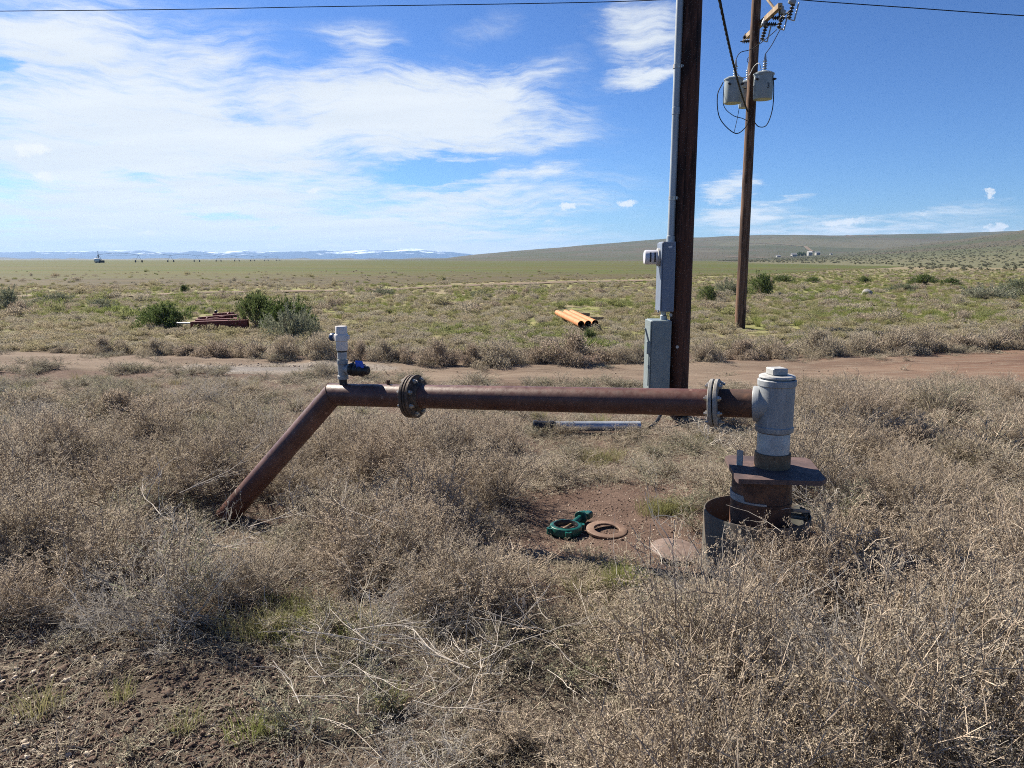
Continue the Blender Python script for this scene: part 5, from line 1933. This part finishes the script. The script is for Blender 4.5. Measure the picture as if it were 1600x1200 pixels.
# single grass patches of fresh green
for cx_, cy_, rx, ry, nn in ((1048, 800, 45, 9, 16), (970, 912, 22, 8, 8), (450, 985, 90, 50, 14), (935, 715, 30, 12, 12), (290, 1140, 120, 40, 4), (1150, 1180, 60, 20, 8), (40, 700, 60, 20, 20)):
    for _ in range(nn):
        g = G(cx_ + random.gauss(0, 0.5) * rx, cy_ + random.gauss(0, 0.5) * ry)
        grass_pts.append((g.x, g.y, gz(g.x, g.y), 0, 0, ur(0, 6.28), ur(0.6, 1.1), ur(0.35, 0.75), random.randrange(3), ur(0.1, 0.7)))
for _ in range(1000):
    px = ur(-80, 1680)
    py = (ROAD_N(px) + random.gauss(0, 4)) if random.random() < 0.6 else ROAD_F(px) + abs(random.gauss(0, 4)) + 1
    if random.random() < 0.06: py = ur(ROAD_F(px), ROAD_N(px))
    if mnoise.noise(Vector((px * 0.012, py * 0.05, 8))) < -0.05: continue
    g = G(px, py)
    near_pts.append((g.x, g.y, gz(g.x, g.y), 0, 0, ur(0, 6.28), ur(0.6, 1.2), ur(0.25, 0.75), random.randint(12, 15) if random.random() < 0.8 else random.randint(5, 7), ur(0, 0.8)))
scatter('dry_weeds', 'tangled brown dry weeds covering the ground around the pipe', 'weeds', C_NEAR, near_pts, M_WEED)
scatter('grass', 'sparse green grass blades showing between the dry weeds', 'grass', C_GRASS, grass_pts, M_GRASS)
scatter('straw_litter', 'thin broken straw lying on the dirt between weeds', 'straw litter', C_LITTER, litter_pts, M_STRAW)

# pebbles on bare dirt
me_peb = []
for i in range(5):
    me_ = rock_mesh('pebble', 1.0, ur(0.7, 0.95), ur(0.5, 0.75), 10 + i * 3, 2)
    t = None
    me_peb.append(me_)
tp = NT('mixed_pebble')
oi = tp.n.new('ShaderNodeAttribute'); oi.attribute_type = 'INSTANCER'; oi.attribute_name = 'tint'
pm = tp.bsdf(tp.mix(tp.ramp(oi.outputs['Fac'], 0.55, 1.0), tp.mix(oi.outputs['Fac'], (0.095, 0.065, 0.05), (0.26, 0.18, 0.135)), (0.52, 0.45, 0.36)), 0.9, 0, None, 0.15)
for me_ in me_peb: me_.materials.clear(); me_.materials.append(pm)
C_PEB = src_collection('pebbles', me_peb)
peb = []
for _ in range(11000):
    px, py = random.choice([(ur(-40, 480), ur(950, 1230)), (ur(770, 1110), ur(755, 900)), (ur(-100, 1700), ur(600, 1230))])
    g = G(px, py)
    s = abs(random.gauss(0, 1)) * 0.0032 + 0.0014
    ti = random.random() * 0.9
    if px < 190 and py > 985 and random.random() < 0.03: s = ur(0.008, 0.018); ti = ur(0.8, 1)
    if py > 940 and s < 0.008: ti *= 0.5; s *= 0.8
    peb.append((g.x, g.y, gz(g.x, g.y) + s * 0.1, ur(-.4, .4), ur(-.4, .4), ur(0, 6.28), s, s, random.randrange(5), ti))
for _ in range(1500):
    px = ur(-100, 1700); py = ur(ROAD_F(px) + 2, ROAD_N(px) + 6)
    if random.random() < 0.6: px = random.gauss(430, 90); py = random.gauss(573, 4)
    g = G(px, py); s = abs(random.gauss(0, 1)) * 0.006 + 0.003
    pale = 330 < px < 560 and py < 590
    peb.append((g.x, g.y, gz(g.x, g.y) + 0.018, ur(-.4, .4), ur(-.4, .4), ur(0, 6.28), s, s, random.randrange(5), ur(0.6, 1) if pale else ur(0.2, 0.8)))
for _ in range(4200):
    px, py = ur(-60, 470), ur(955, 1235)
    g = G(px, py); s = abs(random.gauss(0, 1)) * 0.0062 + 0.003
    peb.append((g.x, g.y, gz(g.x, g.y) + s * 0.1, ur(-.5, .5), ur(-.5, .5), ur(0, 6.28), s, s, random.randrange(5), ur(0, 0.12)))
scatter('gravel', 'loose reddish gravel and pale pebbles scattered on bare dirt', 'gravel', C_PEB, peb, pm)

# prominent foreground clumps, each its own thing
fg = [  # base pixel, height m, width m, mesh kind
    (60, 880, 0.50, 0.42, 'b'), (165, 905, 0.46, 0.45, 'b'), (215, 865, 0.42, 0.36, 'b'), (40, 790, 0.50, 0.45, 'b'), (180, 790, 0.44, 0.42, 'b'), (250, 775, 0.38, 0.34, 'b'),
    (525, 862, 0.40, 0.34, 'b'), (560, 880, 0.46, 0.45, 'b'), (650, 850, 0.42, 0.40, 'b'), (735, 850, 0.30, 0.30, 'b'), (640, 760, 0.42, 0.42, 'b'), (740, 775, 0.38, 0.38, 'b'), (540, 770, 0.36, 0.36, 'b'),
    (760, 985, 0.42, 0.42, 'b'), (690, 960, 0.34, 0.36, 'b'), (960, 1040, 0.30, 0.36, 'b'),
    (1150, 1010, 0.42, 0.40, 'b'), (1260, 980, 0.40, 0.40, 'b'), (1370, 1000, 0.50, 0.45, 'b'), (1490, 990, 0.50, 0.46, 'b'), (1580, 1010, 0.48, 0.44, 'b'), (1420, 1120, 0.42, 0.40, 'b'), (1540, 1140, 0.40, 0.40, 'b'), (1240, 1120, 0.36, 0.38, 'b'),
    (1165, 960, 0.45, 0.26, 'b'), (1215, 955, 0.52, 0.26, 'b'), (1268, 945, 0.52, 0.26, 'b'), (1305, 925, 0.50, 0.28, 'b'), (1240, 965, 0.50, 0.28, 'b'), (1300, 895, 0.34, 0.30, 'b'), (1400, 880, 0.44, 0.42, 'b'), (1530, 870, 0.44, 0.42, 'b'), (1320, 860, 0.36, 0.38, 'b'),
    (1330, 700, 0.42, 0.5, 's'), (1440, 690, 0.40, 0.5, 's'), (1540, 720, 0.46, 0.5, 's'), (1590, 665, 0.32, 0.5, 's'), (1500, 660, 0.28, 0.42, 's'), (1290, 745, 0.40, 0.45, 's'),
    (120, 690, 0.42, 0.5, 's'), (260, 690, 0.42, 0.5, 's'), (370, 650, 0.32, 0.5, 's'), (30, 640, 0.28, 0.5, 's'), (160, 630, 0.20, 0.5, 's'), (300, 630, 0.22, 0.5, 's')]
for (px, py, h_, w_, kd) in fg:
    g = G(px, py)
    if kd == 'b':
        o = bpy.data.objects.new('dry_weed_clump', random.choice(me_brown)); sc = (w_ / 0.30, w_ / 0.30, h_ / 0.42)
        tag(o, 'tall brown dry weed clump rising out of the weeds near the camera', 'weed clump', 'brown weed clumps in the near weeds')
        o['tint'] = ur(0, 0.35)
    else:
        o = bpy.data.objects.new('dry_weed_clump', random.choice(me_straw)); sc = (w_ / 0.28, w_ / 0.28, h_ / 0.34)
        tag(o, 'straw-grey dry weed clump standing between the pipe and the dirt road', 'weed clump', 'straw-grey weed clumps before the road')
        o['tint'] = ur(0.1, 0.7)
    COL.objects.link(o)
    o.location = (g.x, g.y, gz(g.x, g.y) - 0.01); o.rotation_euler = (0, 0, ur(0, 6.28)); o.scale = sc


# bleached dead stems lying on the weeds
def deadstem(px, py, ang, L, z, seed, label, m=M_TWIG, w=0.0035, dep=2, spread=0.5):
    q = random.Random(seed)
    g = G(px, py)
    b = MB()
    w *= 0.55
    z += 0.05

    def go(p, d, L_, w_, dep_):
        pts = [p]
        for _ in range(6):
            d = (d + Vector((q.gauss(0, 0.16), q.gauss(0, 0.16), q.gauss(0, 0.08)))).normalized()
            p = p + d * L_ / 6
            p.z = max(p.z, gz(p.x, p.y) + 0.03)
            pts.append(p.copy())
        b.path(pts, w_, 5, w_ * 0.55)
        if dep_ > 0:
            for _ in range(q.randint(2, 3)):
                k = q.randint(1, 5)
                nd_ = (d + Vector((q.gauss(0, spread), q.gauss(0, spread), q.gauss(0.1, 0.3)))).normalized()
                go(pts[k].copy(), nd_, L_ * q.uniform(0.35, 0.65), w_ * 0.65, dep_ - 1)

    st_ = Vector((g.x, g.y, gz(g.x, g.y) + z))
    go(st_.copy(), Vector((cos(R(ang)), sin(R(ang)), 0.12)).normalized(), L, w, dep)
    tag(b.build('dead_stem', m, origin=st_), label, 'dead stem')


deadstem(600, 1085, 165, 0.40, 0.16, 1, 'bleached forked stem fanning out at the bottom above low weeds', w=0.0045, spread=0.8)
deadstem(555, 1055, 20, 0.34, 0.18, 2, 'bleached stem bending away beside the forked fan of stems', w=0.004, spread=0.7)
deadstem(735, 1128, 158, 0.45, 0.18, 3, 'long pale branching stem low in the bottom weeds', w=0.005)
deadstem(740, 1130, 35, 0.50, 0.20, 4, 'pale thin stem slanting up over the bottom weeds', w=0.0035)
deadstem(860, 1075, 150, 0.35, 0.2, 5, 'pale twig arching over brown weeds below the bare patch', w=0.0035)
deadstem(720, 1180, 80, 0.34, 0.12, 6, 'pale crooked twig at the very bottom edge', w=0.0035)
deadstem(285, 830, 60, 0.60, 0.38, 7, 'long bleached twig standing out of brown weeds before the sloping pipe', w=0.004)
deadstem(270, 880, 170, 0.45, 0.28, 8, 'white crooked stem tangled below the foot of the sloping pipe', w=0.005, spread=0.7)
deadstem(390, 850, 10, 0.45, 0.16, 9, 'white forked stem across the foot of the sloping pipe', w=0.0055, spread=0.7)
deadstem(300, 915, -20, 0.40, 0.25, 10, 'bleached stem drooping towards the bare dirt', w=0.0045, spread=0.6)
deadstem(620, 905, 140, 0.55, 0.25, 11, 'pale twig reaching over the dark hollow in the weeds', w=0.004, spread=0.7)
q0_, q1_ = at_z(1405, 1115, 0.40), at_z(1165, 880, 0.52)
b = MB()
b.path(curve3(q0_, q0_.lerp(q1_, 0.35) + Vector((0.01, 0, 0.02)), q0_.lerp(q1_, 0.7) + Vector((-0.01, 0, 0.01)), q1_, n=8), 0.0055, 6, 0.0025)
tag(b.build('dead_stem', M_TWIGDARK, origin=q0_), 'long dark brown stem slanting through the weeds below the well', 'dead stem')
deadstem(1420, 900, 85, 0.45, 0.30, 13, 'thin upright brown stem in the weeds beyond the steel ring', M_TWIGDARK, 0.0035, 1)
deadstem(1510, 1165, 135, 0.40, 0.2, 14, 'pale branching twig in the corner weeds', w=0.0045)
deadstem(470, 1140, 120, 0.26, 0.1, 15, 'pale curved twig lying near the bare dirt', w=0.004, dep=1)
deadstem(200, 985, 40, 0.35, 0.14, 16, 'pale twig at the shaded edge of bare dirt', w=0.0035, dep=1)
for k in range(22):
    deadstem(random.uniform(430, 1000), random.uniform(1010, 1190), random.uniform(0, 360), random.uniform(0.2, 0.42), random.uniform(0.08, 0.18), 40 + k, 'x', w=0.0026, dep=random.choice((1, 1, 2)), spread=0.6)
    o = bpy.context.scene.objects[[n for n in bpy.data.objects.keys() if n.startswith('dead_stem')][-1]]
    tag(o, 'thin pale dead stem tangled among the low weeds at the bottom', 'dead stem', 'pale dead stems in the bottom weeds')
for k in range(10):
    deadstem(random.uniform(1020, 1580), random.uniform(880, 1150), random.uniform(0, 360), random.uniform(0.2, 0.36), random.uniform(0.26, 0.36), 80 + k, 'x', w=0.0024, dep=1, spread=0.6)
    o = bpy.context.scene.objects[[n for n in bpy.data.objects.keys() if n.startswith('dead_stem')][-1]]
    tag(o, 'thin pale dead stem sticking out of the tall brown weeds below the well', 'dead stem', 'pale dead stems in the tall weeds')
# bleached tumbleweed under the pipe
for px, py, s, lab in ((1110, 690, 1.15, 'bleached white tumbleweed skeleton caught under the pipe by the pole'), (1140, 700, 0.9, 'grey tumbleweed skeleton behind the well base plate'), (480, 790, 1.0, 'grey skeleton weed in the hollow under the sloping pipe')):
    g = G(px, py)
    o = bpy.data.objects.new('tumbleweed', tangle(900 + px, 0.36, 9, 0.0045, 3, 1).mesh('tumbleweed', [M_GREYWEED])); COL.objects.link(o)
    o.location = (g.x, g.y, gz(g.x, g.y)); o.scale = (s, s, s * 0.8); o['tint'] = 0.2
    tag(o, lab, 'tumbleweed')

# ------------------------------------------------------------------ bushes
me_db = [(bushmesh(300 + i, 7500, 0.075, 0.010, 16, 0.8, 0.7, True).mesh('bush_foliage', [M_DRYBUSH]), branchmesh(310 + i, 70).mesh('bush_branches', [M_STEM])) for i in range(3)]
me_sg = [(bushmesh(320 + i, 3000, 0.085, 0.013, 10, 1.0, 1.0, True, 45).mesh('bush_foliage', [M_SAGE]), branchmesh(330 + i, 50).mesh('bush_branches', [M_STEM])) for i in range(2)]
me_gr = [(bushmesh(340 + i, 4200, 0.075, 0.014, 13, 1.0, 1.4, True, 70).mesh('bush_foliage', [M_SHRUB]), branchmesh(350 + i, 50).mesh('bush_branches', [M_STEM])) for i in range(3)]


def bush(px, py, wpx, hpx, kind, label, group=None, cat='bush', name='bush', tint=None):
    g = G(px, py)
    k_ = 1.12 if group and 'road' in group and 'side' in group else 1.0
    s = wpx / 2 / FPX * g.y * 1.12 * k_; hh = hpx / FPX * g.y * 1.10 * k_
    pairs = {'d': me_db, 's': me_sg, 'g': me_gr}[kind]
    fm, bm_ = random.choice(pairs)
    e = empty(name, (g.x, g.y, gz(g.x, g.y) - 0.03), label, cat, group, ur(0, 6.28))
    e.scale = (s, s * ur(0.8, 1.0), hh)
    for nm, me_ in (('foliage', fm), ('branches', bm_)):
        o = bpy.data.objects.new(nm, me_); COL.objects.link(o); o.parent = e
        o['tint'] = ur(0, 0.6) if tint is None else tint
    return e


ROADB = [(100, 551, 42, 13), (165, 553, 52, 28), (245, 557, 52, 28), (295, 558, 50, 26), (340, 559, 70, 34), (400, 559, 62, 33), (452, 563, 60, 38), (495, 565, 64, 44), (560, 566, 50, 32), (600, 567, 50, 34), (632, 568, 44, 36), (683, 570, 70, 40),
         (735, 571, 50, 36), (772, 571, 82, 42), (840, 569, 60, 34), (893, 570, 96, 48), (960, 569, 56, 30), (1000, 568, 50, 32), (1098, 569, 58, 36), (1160, 562, 60, 32), (1215, 560, 64, 36), (1280, 558, 78, 42), (1345, 556, 60, 34),
         (1392, 554, 84, 42), (1440, 551, 76, 40), (1500, 548, 66, 34), (1550, 546, 76, 34), (1600, 545, 70, 36)]
for a in ROADB:
    bush(*a, 'd', 'dry grey-brown bush along the far side of the dirt road', 'dry bushes on the far road side')
for (px, py, w, h) in ((1290, 645, 90, 36), (1345, 660, 110, 46), (1405, 645, 100, 36), (1470, 672, 120, 54), (1530, 648, 100, 38), (1590, 690, 130, 64), (1300, 700, 110, 54), (1400, 712, 130, 60), (1520, 735, 140, 66)):
    bush(px, py, w, h, 'd', 'fine twiggy grey-brown bush among the weeds between the well and the road', 'twiggy bushes beyond the well')
for (px, py, w, h) in ((40, 640, 110, 44), (125, 618, 100, 22), (190, 650, 120, 48), (280, 655, 120, 46), (330, 618, 90, 24), (395, 622, 80, 22), (80, 700, 130, 54), (250, 700, 130, 50), (560, 690, 90, 34), (770, 730, 100, 36)):
    bush(px, py, w, h, 'd', 'fine twiggy grey-brown bush among the weeds between the sloping pipe and the road', 'twiggy bushes beyond the sloping pipe')
for (px, py, w, h, k, lab) in (
        (405, 514, 78, 52, 'g', 'dark green shrub behind the red implement, the taller of a pair'),
        (452, 518, 72, 50, 'g', 'dark green shrub rising behind the grey-green one'),
        (456, 530, 84, 52, 's', 'grey-green sagebrush in front of the dark green shrubs'),
        (262, 513, 84, 38, 'g', 'bright green rounded shrub on the drawbar side of the red implement'),
        (14, 486, 56, 36, 's', 'pale feathery sagebrush at the edge of the meadow beyond the road'),
        (160, 483, 46, 16, 's', 'low sagebrush with dark shade in the far meadow'),
        (88, 475, 60, 18, 's', 'spreading grey-green sagebrush beneath the field lane'),
        (288, 457, 14, 12, 'g', 'tiny upright dark shrub beside the field lane'),
        (1190, 463, 48, 34, 'g', 'full green shrub just past the far pole'),
        (1140, 462, 44, 26, 's', 'green-grey brush on the near-pole side of the far pole'),
        (1106, 472, 36, 24, 'g', 'small green bush close behind the near pole'),
        (920, 535, 24, 22, 'g', 'small bright green weed below the orange pipes'),
        (1540, 468, 76, 24, 's', 'feathery pale sagebrush on the rising meadow'),
        (1590, 463, 60, 28, 's', 'broad pale sagebrush at the hill side of the meadow'),
        (1440, 445, 50, 16, 'g', 'dark shrub with grey top in the upper meadow'),
        (1485, 446, 28, 12, 'g', 'small dark round shrub in the upper meadow'),
        (1410, 456, 50, 13, 's', 'low silvery brush near the boulder'),
        (1350, 442, 22, 10, 'g', 'small green tuft of shrub uphill of the boulder'),
        (1225, 442, 40, 12, 'g', 'dark low shrub beyond the far pole shrub'),
        (1270, 442, 26, 9, 'g', 'very low green shrub between far pole and boulder'),
        (600, 462, 40, 14, 's', 'grey sagebrush alone in the middle of the meadow'),
        (750, 466, 36, 12, 's', 'grey-green brush in the meadow uphill of the orange pipes')):
    bush(px, py, w, h, k, lab, None, 'shrub', 'shrub')
for (px, yd, w, h, lab) in ((1243, 935, 7, 6, 'dark tree close beside the low white farmhouse'), (1249, 945, 6, 5, 'dark tree between the white farm buildings'), (1240, 950, 5, 5, 'dark tree behind the low white farmhouse')):
    x, y = hp(px, yd)
    e = empty('tree', (x, y, hz(x, y)), lab, 'tree')
    c_ = bpy.data.objects.new('crown', me_gr[0][0]); COL.objects.link(c_); c_.parent = e; c_.scale = (w / 2, w / 2, h); c_['tint'] = 0
    t_ = MB(); t_.cyl((x, y, hz(x, y) - 0.3), (x, y, hz(x, y) + h * 0.6), 0.25, 0.1, 8); t_.build('trunk', M_POLEFAR, e)

# ------------------------------------------------------------------ meadow cover
me_mb = [bushmesh(400 + i, 900, 0.16, 0.022, 7, 0.9, 0.9).mesh('meadow_weed', [M_FIELDWEED]) for i in range(4)]
me_md = [bushmesh(410 + i, 900, 0.16, 0.020, 7, 0.9, 0.9).mesh('meadow_dry', [M_DRYBUSH]) for i in range(3)]
me_mg = [tuft(420 + i, 1.0, 0.55, 150, 0.018, 0.6).mesh('meadow_grass', [M_GRASS]) for i in range(3)]
C_MEAD = src_collection('meadow', me_mb + me_md + me_mg)   # 0-3 olive, 4-6 dry, 7-9 grass
mp = []
y0 = 13.8
while y0 < 125:
    step = 0.25 + (y0 - 13.8) * 0.0115
    xw = y0 * 0.78 + 2
    xv = -xw
    while xv < xw:
        x, y = xv + ur(-.6, .6) * step, y0 + ur(-.6, .6) * step
        xv += step
        px, py = proj(x, y)
        if py > ROAD_F(px) + 1 + 5 * mnoise.noise(Vector((x * 0.6, y * 0.6, 2))): continue
        if py < interp(px, near_edge) and random.random() > (0.16 if px < 1050 else 0.42) * max(0, 1 - (y0 - 62) / 60): continue
        if px < 1060 and interp(px, lp1) - 1 < py < interp(px, lp0) + 1: continue
        green = (0.40 if px > 600 else 0.28) + 0.8 * mnoise.noise(Vector((x * 0.10, y * 0.16, 5.5))) + (0.28 if px > 1150 else 0) + (0.28 if ell(px, py, 1500, 492, 200, 26) < 1 else 0) + (0.25 if ell(px, py, 880, 465, 220, 14) < 1 else 0)
        if py > 512: green -= 0.55
        if px < 1100 and py < 468: green -= 0.25
        if px < 700: green -= 0.14
        if ell(px, py, 905, 496, 42, 17) < 1 or ell(px, py, 340, 505, 60, 14) < 1: hs = 0.06
        else: hs = None
        if random.random() < green:
            vi = random.choice([0, 1, 2, 3, 7, 8, 9, 7, 8]); ti = ur(0, 0.45); s = ur(0.12, 0.30); h = ur(0.10, 0.22)
        elif random.random() < 0.72:
            vi = random.choice([0, 1, 2, 3, 4, 5, 6]); ti = ur(0.5, 1); s = ur(0.16, 0.36); h = ur(0.10, 0.26)
        else: continue
        if random.random() < 0.045 and py < 505: s *= ur(1.5, 2.4); h *= ur(1.6, 2.4); vi = random.choice([0, 1, 4, 5, 6])
        if py > 520: h *= 0.8
        if abs(x - FX) < 0.4 and FY - 2.6 < y < FY + 0.3: h *= 0.3
        if hs: h = hs
        mp.append((x, y, gz(x, y) - 0.02, 0, 0, ur(0, 6.28), s, h, vi, ti))
    y0 += step
scatter('meadow_weeds', 'patchy olive and tan weeds and grass covering the meadow beyond the road', 'meadow weeds', C_MEAD, mp, M_FIELDWEED)

# brush specks on the hills and on the land rising towards them
me_hb = [bushmesh(430 + i, 60, 0.6, 0.16, 4, 0.9, 0.6).mesh('hill_brush', [M_HILLBUSH]) for i in range(4)]
C_HILL = src_collection('hillbrush', me_hb)
hb = []
for _ in range(9000):
    y = 110 * (1500 / 110) ** (random.random() ** 0.7)
    u = ur(1020, 1680) if y > 260 else ur(1300, 1680)
    if y < 260 and (u < 1300 + (260 - y) * 0.9 or random.random() < 0.6): continue
    if y < 420 and random.random() < 0.5: continue
    x, _y = hp(u, y)
    z = hz(x, y)
    if y > 150 and z < 0.4 and u < 1400: continue
    s = ur(0.3, 0.8) * (0.6 if y < 300 else 0.75)
    hb.append((x, y, z - 0.1, 0, 0, ur(0, 6.28), s, s * ur(0.7, 1.0), random.randrange(4), random.random() ** 1.5))
scatter('sagebrush', 'countless dark sagebrush specks over the hillside', 'sagebrush', C_HILL, hb, M_HILLBUSH)

# ------------------------------------------------------------------ air between here and the mountains
hzb = MB()
hzb.box((0, 5550, 125), (32000, 12300, 254.4))
th = NT('thin_haze')
pvn = th.n.new('ShaderNodeVolumePrincipled')
pvn.inputs['Color'].default_value = (0.38, 0.62, 1.0, 1)
pvn.inputs['Density'].default_value = 7.5e-5
pvn.inputs['Anisotropy'].default_value = 0.1
th.l.new(pvn.outputs[0], th.out.inputs['Volume'])
hz_o = hzb.build('haze', th.m, smooth=0)
tag(hz_o, 'thin blue air that fades the far mountains', 'haze', None, 'stuff')
print('near', len(near_pts), 'grass', len(grass_pts), 'meadow', len(mp), 'hill', len(hb))
